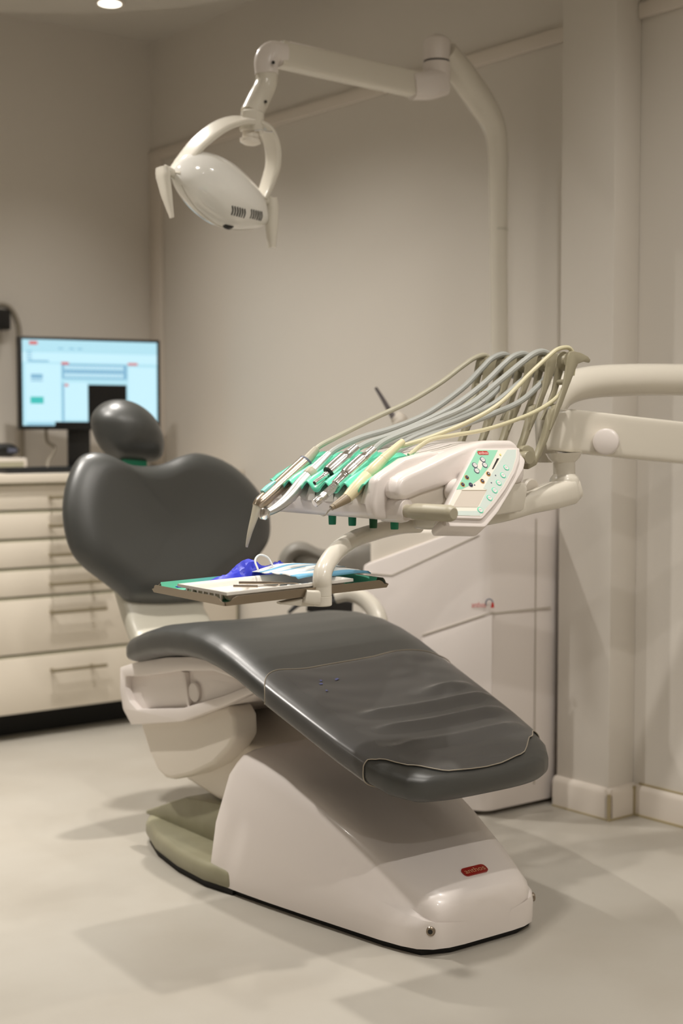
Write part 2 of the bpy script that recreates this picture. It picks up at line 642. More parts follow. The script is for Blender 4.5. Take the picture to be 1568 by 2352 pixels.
link('speaker_body', *box(-.09, .07, -.06, 0, .065, .135), BLACK, t, bev=.006)
link('cable', *tube([(.0, -.03, .12), (.03, -.03, .15), (.075, -.03, .145), (.105, -.03, .10), (.115, -.03, .03), (.12, -.03, -.2), (.12, -.03, -.4)], .010, 6, 10), WIRE, t)

# ================================================================ dentist's stool behind the unit
t = thing('dentist_stool', 'grey upholstered dentist stool on castors behind the raised chair seat', 'stool', (-0.0572,4.0483,0), 37)


def S_(*a):
    return Vector(a)


bf = plane((0.008,-0.066,0.57), (0.7986,-0.6018,0), (0, 0, 1))
k_ = 4.0 / 3267


def bpx(q):
    return ((q[0] - 775) * k_, -(q[1] - 1310) * k_)


link('backrest', *pillow(smooth_closed([bpx(q) for q in [(668, 1268), (700, 1249), (745, 1262), (800, 1255), (860, 1250), (890, 1300), (850, 1350), (790, 1376), (725, 1366), (690, 1330)]], 4), bf, .03, .03, nr=6), GREYUPH, t)
g = Geo().add(sweep([bf(*bpx((657, 1352)), .012), bf(*bpx((655, 1290)), .012), bf(*bpx((672, 1264)), .012), bf(*bpx((700, 1260)), .012), bf(*bpx((745, 1280)), .012)], [(.021, .03), (.021, .03), (.021, .03), (.019, .026), (.012, .02)], up=bf(0, 0, 1) - bf(0, 0, 0), n=14))
g.put('arm_pad', GREYUPH, t)
g = Geo().add(sweep([bf(*bpx((705, 1385)), 0), bf(*bpx((760, 1390)), 0), bf(*bpx((810, 1392)), 0)], [(.022, .04), (.026, .05), (.022, .04)], up=bf(0, 0, 1) - bf(0, 0, 0), n=12, e=5))
g.add(sweep([bf(*bpx((715, 1378)), .02), bf(*bpx((690, 1382)), .04), bf(*bpx((664, 1402)), .06)], [(.008, .01), (.008, .01), (.005, .006)], up=bf(0, 0, 1) - bf(0, 0, 0), n=10))
g.put('tilt_mechanism', BLACK, t)
link('support_arm', *sweep([bf(*bpx((770, 1372)), -.03), bf(*bpx((820, 1372)), -.03), bf(*bpx((852, 1395)), -.03), bf(*bpx((870, 1440)), -.03), bf(*bpx((850, 1500)), -.03)], [(.022, .03), (.022, .03), (.025, .03), (.026, .03), (.02, .03)], up=bf(0, 0, 1) - bf(0, 0, 0), n=14), CREAM, t)
link('seat', *turned([(0, 0, .34), (0, 0, .415)], [(0, 0), (0, .16), (.15, .19), (.5, .2), (.85, .18), (1, .14), (1, 0)], 28), GREYUPH, t)
link('column', *turned([(0, 0, .07), (0, 0, .345)], [(0, .03), (.55, .03), (.55, .02), (1, .02)], 16), BLACK, t)
link('bracket', *box(-.03, .14, -.025, .025, .305, .335), BLACK, t, bev=.004)
for k in range(5):
    a = 2 * math.pi * k / 5 + 2.55
    cx, cy = math.cos(a), math.sin(a)
    lg = link('leg', *sweep([(.02 * cx, .02 * cy, .105), (.14 * cx, .14 * cy, .10), (.27 * cx, .27 * cy, .085)], [(.022, .022), (.02, .018), (.014, .014)], n=10, e=4), BLACK, t)
    link('castor', *turned([(.27 * cx + .014 * cy, .27 * cy - .014 * cx, .035), (.27 * cx - .014 * cy, .27 * cy + .014 * cx, .035)], [(0, 0), (0, .032), (.1, .035), (.9, .035), (1, .032), (1, 0)], 16), BLACKM, lg)

# ================================================================ dental chair (own axes: x across, y towards the head)
ch = thing('dental_chair', 'grey leather dental chair with white shell base and plastic leg cover', 'dental chair', (.267, 2.621, 0), 37)

# base shell: wedge that narrows to a rounded nose
BS = [(-.013, .060, .040, .085), (-.010, .095, .075, .097), (0, .125, .105, .104), (.02, .147, .118, .114), (.05, .160, .126, .128),
      (.10, .172, .134, .156), (.20, .188, .146, .206), (.30, .204, .158, .247), (.40, .219, .168, .276), (.48, .229, .173, .289),
      (.55, .236, .176, .292), (.568, .237, .176, .289), (.578, .236, .172, .283)]


def base_ring(y, wb, wt, h):
    half = [(wb, .014), (wb + .002, .05), (wb * .86 + wt * .14, h * .42 + .02), (wb * .42 + wt * .58, h - .045), (wt + .012, h - .026),
            (wt - .004, h - .010), (wt - .03, h - .002), (wt * .45, h + .002)]
    pts = half + [(0, h + .003)] + [(-a, b) for a, b in reversed(half)]
    out = []
    for a, b in pts:
        rear = max(0.0, min(1.0, (y - .45) / .185))
        out.append((a, y + rear * .012 * max(0, 1 - b / h) - rear * .020 * (b / h) ** 3, b))
    return out


v, f = rings([base_ring(*s) for s in BS])
bs = link('base_shell', v, f, WHITE, ch, sharp=50)
for c in [((-.128, .004, .048), (-.8, -.6, 0)), ((.1475, .022, .052), (.9, -.4, 0))]:
    p = Vector(c[0])
    d = Vector(c[1]).normalized()
    g = Geo().add(turned([p - d * .006, p + d * .004], [(0, .009), (.8, .009), (1, .0075), (1, 0)], 18), 0)
    g.add(turned([p + d * .003, p + d * .0048], [(0, .0048), (1, .0045), (1, 0)], 14), 1)
    g.put('screw', [STEEL, DARK], bs)
# red badge on the sloping front
bo, ba, bb = Vector((.010, .038, .1262)), Vector((1, 0, 0)), Vector((0, .905, .425))
bfp = plane(bo, ba, bb)
bd = link('badge', *slab(round_poly([(-.030, -.0105), (.030, -.0105), (.030, .0105), (-.030, .0105)], .0104, 6), bfp, -.006, .0016), DKRED, bs)
lettering('badge_lettering', 'anthos', .017, BADGEG, bd, bfp, 0, 0, .0019, 0, .050)

# olive foot plate around the back of the base
pl = [(-.238, .515), (-.252, .60), (-.246, .72), (-.222, .85), (-.180, .965), (-.12, 1.045), (-.04, 1.085), (.04, 1.085), (.12, 1.045),
      (.18, .965), (.222, .85), (.246, .72), (.254, .60), (.256, .40), (.250, .24), (.236, .15), (.205, .15), (.16, .24), (.16, .52), (-.19, .52)]
link('foot_plate', *prism(pl, 'z', .012, .054), OLIVE, ch, bev=.013, seg=3)
pl2 = [(a * .96, .5 + (b - .5) * .985) for a, b in pl[:14]] + [(.17, .52), (-.19, .52)]
link('floor_gasket', *prism(pl2, 'z', 0, .018), BLACKM, ch)
g = Geo().add(prism([(a * .93, b) for a, b in [(-.244, .62), (-.236, .5), (-.204, .30), (-.172, .10), (-.147, .02), (-.09, .0), (.09, 0), (.147, .02), (.172, .10), (.204, .3), (.236, .5), (.244, .62)]], 'z', 0, .018))
g.put('base_gasket', BLACKM, ch)
v, f = prism([(.60, .05), (1.02, .05), (1.02, .058), (.835, .128), (.60, .150)], 'x', -.150, .150)
link('hinge_cover', v, f, OLIVE, ch, bev=.004)
# lifting arm between base and seat
ap = [(.40, .20), (.44, .275), (.54, .288), (.66, .294), (.90, .306), (.97, .285), (.93, .20), (.86, .160), (.72, .140), (.55, .15)]
link('lift_arm', *prism(ap, 'x', -.135, .135), WHITE2, ch, bev=.016, seg=3)

# seat cushion: one long pad bending over the knees
SS = [(-.018, .318, .060, .014), (-.014, .332, .110, .036), (-.005, .340, .150, .055), (.013, .349, .180, .068), (.043, .361, .204, .074), (.09, .377, .219, .074),
      (.16, .401, .229, .072), (.25, .432, .236, .070), (.34, .463, .242, .070), (.42, .493, .247, .072), (.48, .515, .249, .074),
      (.54, .533, .251, .078), (.60, .545, .252, .081), (.67, .550, .252, .084), (.75, .545, .251, .084), (.82, .534, .251, .084),
      (.88, .518, .249, .082), (.93, .502, .243, .078), (.965, .488, .228, .069), (.99, .475, .200, .052), (1.005, .462, .150, .032), (1.012, .450, .08, .012)]


def at_y(y):
    for a, b in zip(SS, SS[1:]):
        if a[0] <= y <= b[0]:
            t = (y - a[0]) / (b[0] - a[0])
            return [p + (q - p) * t for p, q in zip(a, b)]
    return list(SS[0] if y < SS[0][0] else SS[-1])


def cushion(y, th, grow=0.0):
    _, zt, w, t = at_y(y)
    e = 3.6
    c, s = math.cos(th), math.sin(th)
    x = (w + grow) * math.copysign(abs(c) ** (2 / e), c)
    z = zt - t / 2 + (t / 2 + grow) * math.copysign(abs(s) ** (2 / e), s)
    if s > 0:
        z -= .009 * max(0, 1 - (x / (w * .8)) ** 2) * min(1, t / .06) * (1 if y < .9 else max(0, (.98 - y) / .08))
    return Vector((x, y, z))


NT = 44
cen = []
for i in range(61):
    q = i / 60
    cen.append(-.016 + 1.028 * q)
ys = sorted(set([s[0] for s in SS] + [-.018 + 1.03 * i / 60 for i in range(61)]))
v, f = rings([[cushion(y, 2 * math.pi * (j + .5) / NT) for j in range(NT)] for y in ys])
seat = link('seat_cushion', v, f, LEATHER, ch, sharp=70)

# clear film over the leg part
WR = [(.255, .05, .2), (.205, -.14, .22), (.150, -.15, .2), (.088, -.16, .19)]


EDGE = [(-40, .052), (-20, .062), (0, .074), (28, .078), (48, .050), (68, .006), (90, -.005), (112, -.002), (130, .028), (146, .070), (160, .084), (180, .086), (200, .086), (220, .084)]


def film_pt(th, u):
    c = math.cos(th)
    d_ = math.degrees(th)
    y0 = EDGE[-1][1]
    for (a0, b0), (a1, b1) in zip(EDGE, EDGE[1:]):
        if a0 <= d_ <= a1:
            q = (d_ - a0) / (a1 - a0)
            q = q * q * (3 - 2 * q)
            y0 = b0 + (b1 - b0) * q
            break
    y1 = .405 + .012 * math.sin(c * 5) - .05 * max(0, -c) ** 4 - .02 * max(0, c) ** 5
    y = y0 + (y1 - y0) * u
    gr = .0028
    if math.sin(th) > .2:
        x = cushion(y, th).x
        for yk, xa, xb in WR:
            k = min(1, max(0, (x - xa) / .06)) * min(1, max(0, (xb - x) / .06))
            gr += .0115 * k * math.exp(-((y - yk - .02 * x) / .0105) ** 2)
        gr += .0006 * (math.sin(y * 120 + x * 30) * math.sin(x * 23 + y * 11)) * min(1, max(0, (.2 - abs(x)) / .05))
    return cushion(y, th, gr)


ths = [math.pi * (-.22 + 1.44 * j / 60) for j in range(61)]
rs = [[film_pt(th, u / 70) for th in ths] for u in range(71)]
v, f = rings(rs, False, False)
fl = link('clear_leg_cover', v, f, FILM, ch, sharp=80)
g = Geo()
for u in (0, 1):
    g.add(tube([film_pt(th, u) + Vector((0, 0, .0006)) for th in ths], .0011, 1, 6))
g.put('welded_edge', FILMEDGE, fl)
INK = mat('faint_blue_ink', (92, 98, 150), .6)
for th, u, l in [(1.95, .84, .010), (1.98, .77, .006), (1.90, .87, .006), (1.75, .86, .008)]:
    a, b = film_pt(th, u), film_pt(th - l * 4, u + .004)
    up = Vector((0, 0, .0016))
    w = Vector((0, .0022, .0009))
    link('ink_mark', [a + up - w, b + up - w, b + up + w, a + up + w], [(0, 1, 2, 3)], INK, fl)

# white shell under the seat
core = [(1.015, .405), (1.02, .345), (.985, .29), (.76, .325), (.57, .388), (.45, .437), (.53, .462), (.62, .468), (.71, .465), (.82, .45), (.945, .425)]
pan = link('seat_shell', *prism(core, 'x', -.192, .192), WHITE, ch, bev=.006, seg=2)
frame = [(1.034, .405), (1.036, .350), (1.022, .308), (.982, .277), (.75, .322), (.57, .386), (.44, .440), (.452, .450), (.57, .408), (.75, .352),
         (.955, .318), (.990, .332), (1.008, .362), (1.006, .388), (.93, .398), (.765, .432), (.62, .452), (.47, .4435), (.446, .4445), (.455, .456), (.54, .470), (.62, .474), (.71, .471), (.82, .456), (.945, .430), (1.0, .415)]
for s in (-1, 1):
    link('shell_rim', *prism(frame, 'x', *sorted((s * .185, s * .208))), WHITE, pan, bev=.003)
for s in (-1, 1):
    link('shell_divider', *prism([(.765, .432), (.735, .355), (.725, .352), (.745, .432)], 'x', *sorted((s * .185, s * .203))), WHITE, pan, bev=.002)
    link('hub_cap', *turned([(s * .19, .715, .392), (s * .2, .715, .392)], [(0, .022), (.8, .022), (1, .019), (1, 0)], 24), WHITE, pan)
bk = [(1.0, .300), (.985, .315), (.60, .378), (.578, .36), (.575, .315), (.60, .285), (.66, .240), (.75, .200), (.835, .173), (.87, .170), (.905, .182), (.94, .215)]
link('mechanism_cover', *prism(bk, 'x', -.184, -.122), WHITE2, ch, bev=.022, seg=4)

# backrest and its stem
STM = [(0.93, .40, .13, .03), (1.05, .415, .125, .03), (1.13, .44, .118, .028), (1.19, .50, .112, .026), (1.215, .57, .122, .026), (1.24, .66, .14, .024)]
rs = []
for i, (y, z, w, tt) in enumerate(STM):
    a = STM[max(i - 1, 0)]
    b = STM[min(i + 1, len(STM) - 1)]
    d = Vector((0, b[0] - a[0], b[1] - a[1])).normalized()
    nn = Vector((0, -d.z, d.y))
    rs.append([Vector((0, y, z)) + Vector((p, 0, 0)) + nn * q for p, q in superell(w, tt, 24, 5)])
v, f = rings(rs)
link('backrest_stem', v, f, STEMG, ch, sharp=50)
bpl = plane((0, 1.18, .53), (1, 0, 0), (0, .25, .968))
bo_ = [(-0.1679,0.3871),(-0.2006,0.3652),(-0.2311,0.3129),(-0.2483,0.2533),(-0.2504,0.1938),(-0.2389,0.1414),(-0.2126,0.1034),(-0.1672,0.0649),(-0.1299,0.0332),(-0.0974,0.0069),(-0.0003,-0.0045),(0.115,-0.0037),(0.1585,0.0217),(0.225,0.0601),(0.2855,0.0952),(0.3308,0.1401),(0.3459,0.1871),(0.3425,0.241),(0.3062,0.2994),(0.2584,0.3444),(0.2083,0.3711),(0.1502,0.3846),(0.103,0.378),(0.0483,0.3589),(-0.0036,0.3515),(-0.0591,0.3568),(-0.0939,0.3719),(-0.1283,0.3868)]
link('backrest', *pillow(smooth_closed(bo_, 4), bpl, .062, .05, 2.4, 2.2, 14, centre=(.05, .2), dish=.03), LEATHER, ch, sharp=80)
hpl = plane((0, 1.377, .962), (1, 0, 0), (0, .2, .98))
ho_ = [(-0.0975,0.0279),(-0.0789,0.0602),(-0.0442,0.0791),(0.0017,0.0798),(0.0458,0.0605),(0.0808,0.0256),(0.0986,-0.0226),(0.0969,-0.0578),(0.0838,-0.0788),(0.0519,-0.0843),(0.0032,-0.0814),(-0.0406,-0.0763),(-0.0695,-0.0543),(-0.0892,-0.02)]
link('headrest', *pillow(smooth_closed(ho_, 4), hpl, .075, .05, 2.0, 2.0, 12, centre=(.005, .0)), LEATHER, ch, sharp=80)
link('headrest_mount', *box(-.03, .045, 1.345, 1.385, .85, .895), GREEN, ch, bev=.006)

link('armrest_bracket', *sweep([(0.281,0.838,0.555),(0.299,0.813,0.563),(0.32,0.784,0.555),(0.33,0.752,0.532),(0.329,0.727,0.499),(0.315,0.713,0.451),(0.278,0.716,0.391)], [(.014, .015), (.016, .017), (.018, .02), (.019, .021), (.019, .021), (.019, .021), (.018, .02)], n=16, e=2.6), CREAM, ch)

# ================================================================ treatment cabinet against the wall
hy = thing('treatment_cabinet', 'tall white treatment unit cabinet with a small red logo against the long wall', 'cabinet', (.267, 2.621, 0), 37)
ply = [(.53, 1.0), (.425, .925), (.605, .642), (.85, .645), (.917, .70), (.912, 1.0)]
zt = [.62, .617, .745, .775, .775, .775]


def sloped(poly, tops, z0, r=.03):
    pp_ = []
    for i, p in enumerate(poly):
        a, b = Vector(poly[i - 1] + (tops[i - 1],)), Vector(poly[(i + 1) % len(poly)] + (tops[(i + 1) % len(poly)],))
        q = Vector(p + (tops[i],))
        da, db = a - q, b - q
        ra, rb = min(r, da.length * .4), min(r, db.length * .4)
        a, b = q + da.normalized() * ra, q + db.normalized() * rb
        for j in range(6):
            t = j / 5
            pp_.append(a * (1 - t) ** 2 + q * 2 * t * (1 - t) + b * t * t)
    n = len(pp_)
    v = [(p.x, p.y, z0) for p in pp_] + [tuple(p) for p in pp_]
    f = [tuple(range(n))[::-1], tuple(range(n, 2 * n))] + [(i, (i + 1) % n, (i + 1) % n + n, i + n) for i in range(n)]
    return v, f


link('plinth', *sloped([(.55, .98), (.47, .93), (.62, .69), (.81, .69), (.88, .77), (.885, .98)], [.06] * 6, 0), BLACKM, hy)
link('cabinet_body', *sloped(ply, zt, .012), WHITE, hy, bev=.006, seg=2)
cx, cy = .68, .83
ins = [(cx + (a - cx) * .93, cy + (b - cy) * .93) for a, b in ply]
link('upper_body', *sloped(ins, [.715] * 6, .55), WHITE2, hy, bev=.012, seg=3)
hf = plane((.425, .925, 0), (.5367, -.8438, 0), (0, 0, 1))
g = Geo()
g.add(slab([(.165, .446), (.345, .512), (.345, .516), (.165, .450)], hf, .0, .0035))
g.add(slab([(.0, .598), (.083, .594), (.31, .702), (.31, .706), (.083, .598), (0, .602)], hf, .0, .002))
g.put('panel_joint', JOINT, hy)
g = Geo()
g.add(slab([(.165, .10), (.345, .10), (.345, .508), (.165, .442)], hf, -.002, .0028))
g.put('lower_door', WHITE, hy, bev=.0015)
g = Geo()
for s in [box(.61, .82, .6405, .6425, .508, .512)]:
    g.add(s)
g.add(box(.765, .768, .6407, .6423, .06, .74))
g.put('side_joint', JOINT, hy)
lg = plane(hf(.338, .533, .003), (.5367, -.8438, 0), (0, 0, 1))
lo_ = link('logo_emblem', *sweep([lg(.0 + .009 * math.cos(a), .003 + .011 * math.sin(a), .001) for a in [(-.6 + .28 * k) for k in range(16)]], .0016, n=8), SLATE, hy)
lettering('logo_lettering', 'anthos', .019, RED, lo_, lg, -.027, -.002, .0012, .05, .036)
link('logo_drop', *slab([(.004, -.007), (.012, -.007), (.011, .004), (.007, .007)], lg, .0, .003), RED, lo_)
# skirt foot at the right of the unit
link('foot', *box(.835, .900, .68, .80, 0, .075), WHITE2, hy, bev=.012, seg=3)
# suction wand with its holder
w0 = [(0.556,1.032,1.077),(0.571,1.021,1.048),(0.596,1.002,0.994)]
hs = thing('suction_wand', 'slim dark suction wand in a white holder behind the hoses', 'suction wand', (.267, 2.621, 0), 37)
link('wand_tube', *tube(w0, [.004, .0055, .008], 4, 10), WANDG, hs)
link('holder', *tube([(0.596,1.002,1.002),(0.608,0.993,0.987),(0.614,0.988,0.95),(0.637,0.997,0.857),(0.659,1.005,0.775),(0.664,1.001,0.71)], [.016, .022, .016, .012, .012, .013], 5, 12), WHITE2, hs)
link('wand_hose', *tube([(0.596,1.002,0.994),(0.592,0.98,0.939),(0.577,0.979,0.836),(0.621,0.996,0.765),(0.64,0.994,0.718)], .006, 5, 8), WIRE, hs)

# ================================================================ operating lamp on its post
la = thing('operating_lamp', 'white operating lamp on a jointed arm and tall bent post', 'lamp', (0.4125,3.7323,0.72))
link('post', *tube([(0, 0, .056)] + [(-0.001,-0.002,0.457),(-0.002,-0.002,0.57),(-0.004,-0.002,0.683),(-0.006,-0.002,0.884),(-0.008,-0.002,0.974),(-0.021,-0.012,1.033),(-0.054,-0.032,1.083),(-0.109,-0.082,1.142),(-0.154,-0.122,1.184)], [.0235, .0235, .0235, .0235, .025, .027, .031, .036, .036, .033], 6, 24), CREAM, la)
link('post_collar', *turned([(-0.004,-0.002,0.761), (-0.004,-0.002,0.768)], [(0, .0238), (.1, .0243), (.9, .0243), (1, .0238)], 24), STEMG, la)
J = Vector((-0.175,-0.132,1.109))
jn = link('swivel_joint', *turned([J, J + Vector((0, 0, .119))], [(0, 0), (0, .031), (.06, .034), (.40, .034), (.405, .032), (.44, .032), (.445, .0345), (.80, .0345), (.88, .032), (.95, .022), (1.0, .008), (1.0, 0)], 32), WHITE, la)
link('joint_gap', *turned([J + Vector((0, 0, .049)), J + Vector((0, 0, .0545))], [(0, .0325), (1, .0325)], 28), DARK, jn)
link('knuckle', *sweep([(-0.165,-0.132,1.111),(-0.195,-0.152,1.097),(-0.24,-0.172,1.09)], [(.030, .036), (.033, .034), (.03, .032)], n=20, e=2.8), WHITE, la, sharp=50)
arm_ = link('spring_arm', *sweep([(-0.232,-0.167,1.096),(-0.396,-0.252,1.11),(-0.559,-0.362,1.118)], [(.022, .030), (.024, .030), (.025, .029)], n=28, e=7), CREAM, la, sharp=30)
link('arm_cover_strip', *sweep([(-0.236,-0.167,1.124),(-0.396,-0.252,1.139),(-0.543,-0.362,1.143)], (.017, .002), n=12, e=6), WHITE, arm_)
el = link('elbow', *sweep([(-0.549,-0.357,1.12),(-0.573,-0.372,1.116),(-0.586,-0.382,1.097),(-0.586,-0.382,1.067)], [(.026, .029), (.028, .031), (.028, .026), (.026, .026)], up=(.3, .9, .2), n=20, e=2.6), WHITE, la, sharp=50)
link('screw', *turned([(-0.57,-0.397,1.09), (-0.569,-0.417,1.085)], [(0, .004), (1, .004), (1, 0)], 12), DARK, el)
nk = link('neck', *tube([(-0.586,-0.382,1.069),(-0.587,-0.382,1.048),(-0.594,-0.387,1.028),(-0.605,-0.402,1.003),(-0.62,-0.417,0.968)], [.0255, .0255, .026, .026, .026], 6, 24), CREAM, la)
link('screw', *turned([(-0.587,-0.414,0.997), (-0.586,-0.427,0.994)], [(0, .0035), (1, .0035), (1, 0)], 12), DARK, nk)
yk = link('yoke_hub', *turned([(-0.616,-0.427,0.973), (-0.619,-0.427,0.926)], [(0, .022), (.1, .027), (.9, .028), (1, .026), (1, 0)], 24), CREAM, la)
link('locking_knob', *turned([(-0.62,-0.427,0.928), (-0.622,-0.427,0.896)], [(0, .019), (.55, .019), (.6, .024), (.85, .024), (1, .014), (1, 0)], 24), WHITE2, la)
link('wire_clip', *tube([(-0.609,-0.462,0.921),(-0.594,-0.462,0.923),(-0.583,-0.452,0.921),(-0.57,-0.442,0.922)], .0022, 5, 8), SATIN, la)
yn = (0.6518,-0.7072,-0.2738)
g = Geo().add(sweep([(-0.616,-0.437,0.949),(-0.65,-0.447,0.947),(-0.688,-0.462,0.93),(-0.73,-0.492,0.89),(-0.762,-0.512,0.848),(-0.786,-0.532,0.81)], [(.007, .036), (.007, .036), (.007, .034), (.007, .031), (.0065, .027), (.006, .022)], up=yn, n=16, e=4))
g.add(sweep([(-0.615,-0.417,0.953),(-0.592,-0.397,0.942),(-0.575,-0.372,0.91),(-0.573,-0.352,0.868),(-0.586,-0.347,0.824),(-0.6,-0.352,0.787)], [(.007, .036), (.007, .034), (.007, .029), (.007, .025), (.0065, .022), (.006, .018)], up=yn, n=16, e=4))
g.put('yoke', CREAM, la, sharp=40)
hfr = plane((-0.695,-0.442,0.787), (0.717,0.6923,-0.0812), (0.247,-0.1434,0.9584))
ho2 = smooth_closed([(-0.1313,0.0105),(-0.1242,0.0412),(-0.0983,0.0662),(-0.0586,0.0789),(0.0037,0.0737),(0.0653,0.0507),(0.1213,0.0163),(0.1468,-0.0221),(0.1491,-0.0467),(0.1137,-0.0637),(0.0515,-0.0772),(-0.0013,-0.0738),(-0.0593,-0.0527),(-0.1051,-0.0222)], 4)
HC = (0.0061,0.0012)
lh = link('lamp_head', *pillow(ho2, hfr, .072, .045, 2.0, 2.4, 14, centre=HC), GLOSSW, la, sharp=80)


def head_pt(a, b, lift=.0):
    """point on the lamp shell above (a, b)"""
    an = math.atan2(b - HC[1], a - HC[0])
    best = min(ho2, key=lambda p: abs((math.atan2(p[1] - HC[1], p[0] - HC[0]) - an + math.pi) % (2 * math.pi) - math.pi))
    s = math.hypot(a - HC[0], b - HC[1]) / math.hypot(best[0] - HC[0], best[1] - HC[1])
    return hfr(a, b, .072 * math.sqrt(max(0, 1 - s * s)) + lift)


vent = [[(-0.0038,-0.0218),(0.0017,-0.0318),(0.0072,-0.0419)],[(0.0034,-0.0218),(0.0089,-0.0318),(0.0145,-0.0419)],[(0.0106,-0.0218),(0.0161,-0.0318),(0.0217,-0.0419)],[(0.0178,-0.0218),(0.0234,-0.0319),(0.029,-0.0419)],[(0.025,-0.0218),(0.0306,-0.0319),(0.0362,-0.0419)],[(0.0323,-0.0218),(0.0379,-0.0319),(0.0435,-0.042)],[(0.0523,-0.0189),(0.058,-0.029),(0.0637,-0.0391)],[(0.0596,-0.0189),(0.0653,-0.029),(0.071,-0.0391)],[(0.067,-0.0189),(0.0727,-0.029),(0.0785,-0.0392)],[(0.0744,-0.0188),(0.0801,-0.029),(0.0859,-0.0392)],[(0.0818,-0.0188),(0.0876,-0.029),(0.0934,-0.0392)],[(0.0892,-0.0188),(0.095,-0.029),(0.1008,-0.0392)]]
for sl in vent:
    mid = [sl[0], (sl[1][0] + .0015, sl[1][1]), (sl[2][0] - .001, sl[2][1])]
    link('vent_slot', *tube([head_pt(a, b, .0002) for a, b in mid], .0017, 4, 8), DARK, lh)
a, b = (0.0268,-0.0686)
ey = plane(head_pt(a, b, .001), (0.717,0.6923,-0.0812), Vector((0.247,-0.1434,0.9584)) * .8 - Vector((0.6518,-0.7072,-0.2738)) * .6)
link('sensor_eye', *slab(disc((0, 0), .0125, 20, .006), ey, -.006, .004), BLACK, lh)
rim = [hfr(HC[0] + (p[0] - HC[0]) * .965, HC[1] + (p[1] - HC[1]) * .965, .072 * math.sqrt(1 - .965 ** 2) + .0004) for p in ho2]
rim = rim[len(rim) * 9 // 14:len(rim) * 13 // 14 + 3]
link('rim_joint', *tube(rim, .0008, 1, 6), STEMG, lh)
link('lens', *pillow(disc(HC, .055, 28, .045), lambda a_, b_, d: hfr(a_, b_, -.042 - d), .008, .002), LCD, lh)
hn = (0.6518,-0.7072,-0.2738)
h1 = link('handle', *sweep([(-0.81,-0.542,0.824),(-0.808,-0.542,0.804),(-0.8,-0.542,0.761),(-0.789,-0.542,0.713)], [(.010, .018), (.012, .020), (.010, .014), (.004, .006)], up=yn, n=16, e=3), CREAM, la, sharp=50)
h2 = link('handle', *sweep([(-0.579,-0.342,0.788),(-0.577,-0.342,0.764),(-0.577,-0.342,0.718),(-0.577,-0.342,0.672)], [(.012, .017), (.0125, .018), (.0115, .015), (.008, .009)], up=yn, n=16, e=3), CREAM, la, sharp=50)
link('pivot', *tube([(-0.808,-0.542,0.82),(-0.795,-0.537,0.815),(-0.781,-0.527,0.809)], .011, 4, 14), CREAM, la)
link('pivot', *tube([(-0.605,-0.362,0.784),(-0.591,-0.347,0.783),(-0.577,-0.342,0.782)], .012, 4, 14), CREAM, la)

# ================================================================ instrument unit on its arm (own axes: x away to the right, y towards the head)
UO = (0.0781,2.45,0)
UZ = .8039


def u(x, y, z):
    return Vector((x, y, z + UZ))


un = thing('instrument_unit', 'white dental instrument unit with mint mat, control panel and jointed arm', 'instrument unit', UO, 36)
prof = [(-.010, .001), (-.027, .006), (-.031, .03), (-.023, .070), (-.012, .078), (.040, .106), (.10, .118), (.12, .118), (.12, .002)]
prof = [(a, b + UZ) for a, b in prof]
link('end_cheek', *prism(prof, 'y', 0, .026), WHITE, un, bev=.007, seg=3)
prof2 = [(a + .004, b - (.0 if b < UZ + .05 else .027)) for a, b in prof]
link('instrument_bar', *prism(prof2, 'y', .02, .318), WHITE, un, bev=.007, seg=3)
link('far_cheek', *prism(prof2, 'y', .312, .328), WHITE, un, bev=.006, seg=3)
IY = [.050, .108, .166, .224, .284]
for yi in [.027] + [(a + b) / 2 for a, b in zip(IY, IY[1:])] + [.309]:
    link('rib', *rings([[u(x0 + d * .3, yi + a, z) for a, d in [(-w, 0), (-w * .5, -.005), (0, -.007), (w * .5, -.005), (w, 0)]]
                 for x0, z, w in [(-.018, .07, .004), (-.022, .05, .010), (-.026, .028, .015)]], False, False), CLEARW, un)
# mint silicone mat with five instrument grooves
MP = [(.090, .112), (.062, .106), (.040, .098), (.015, .087), (-.006, .076), (-.020, .069), (-.029, .063), (-.033, .058)]


def groove(y):
    return max(math.exp(-(abs(y - yi) / .0185) ** 2.6) for yi in IY)


rs = []
for i in range(97):
    y = .024 + .292 * i / 96
    gq = groove(y)
    row = []
    for k, (x, z) in enumerate(MP):
        dz = .011 * gq * (1 if 1 < k < 6 else .55 if k <= 1 else .0)
        dx = 0.0
        if k == 5:
            dz, dx = .010 * gq, .002 * gq
        if k == 6:
            dz, dx = .013 * gq + .002, -.001
        if k == 7:
            dz, dx = .020 * gq - .003, -.001
        row.append(u(x + dx, y, z + .004 - dz))
    rs.append(row)
mv, mf = rings(rs, False, False)
mt = link('silicone_mat', mv, mf, MINT, un, sharp=80)
sm = mt.modifiers.new('thickness', 'SOLIDIFY')
sm.thickness = .003
# near cover with the domed top, body behind
dome = [(-.006, .040), (-.006, .060), (.004, .073), (.022, .082), (.069, .098), (.112, .114), (.154, .127), (.190, .135), (.215, .137), (.258, .137), (.270, .133), (.292, .104), (.292, .072), (.288, .060), (.22, .052), (.12, .062), (.05, .046), (.012, .034)]
link('near_cover', *prism([(a, b + UZ) for a, b in dome], 'y', -.036, .004), WHITE, un, bev=.010, seg=4, sharp=50)
dome2 = [(.09, .02), (.09, .112), (.154, .122), (.19, .130), (.225, .134), (.29, .135), (.305, .13), (.322, .11), (.33, .02)]
link('top_cover', *prism([(a, b + UZ) for a, b in dome2], 'y', .0, .322), WHITE, un, bev=.012, seg=3, sharp=50)
link('lower_body', *prism([(a, b + UZ) for a, b in [(.002, .010), (.002, .040), (.05, .056), (.12, .072), (.29, .062), (.30, .012), (.04, .0)]], 'y', -.026, .30), WHITE2, un, bev=.006, seg=2)
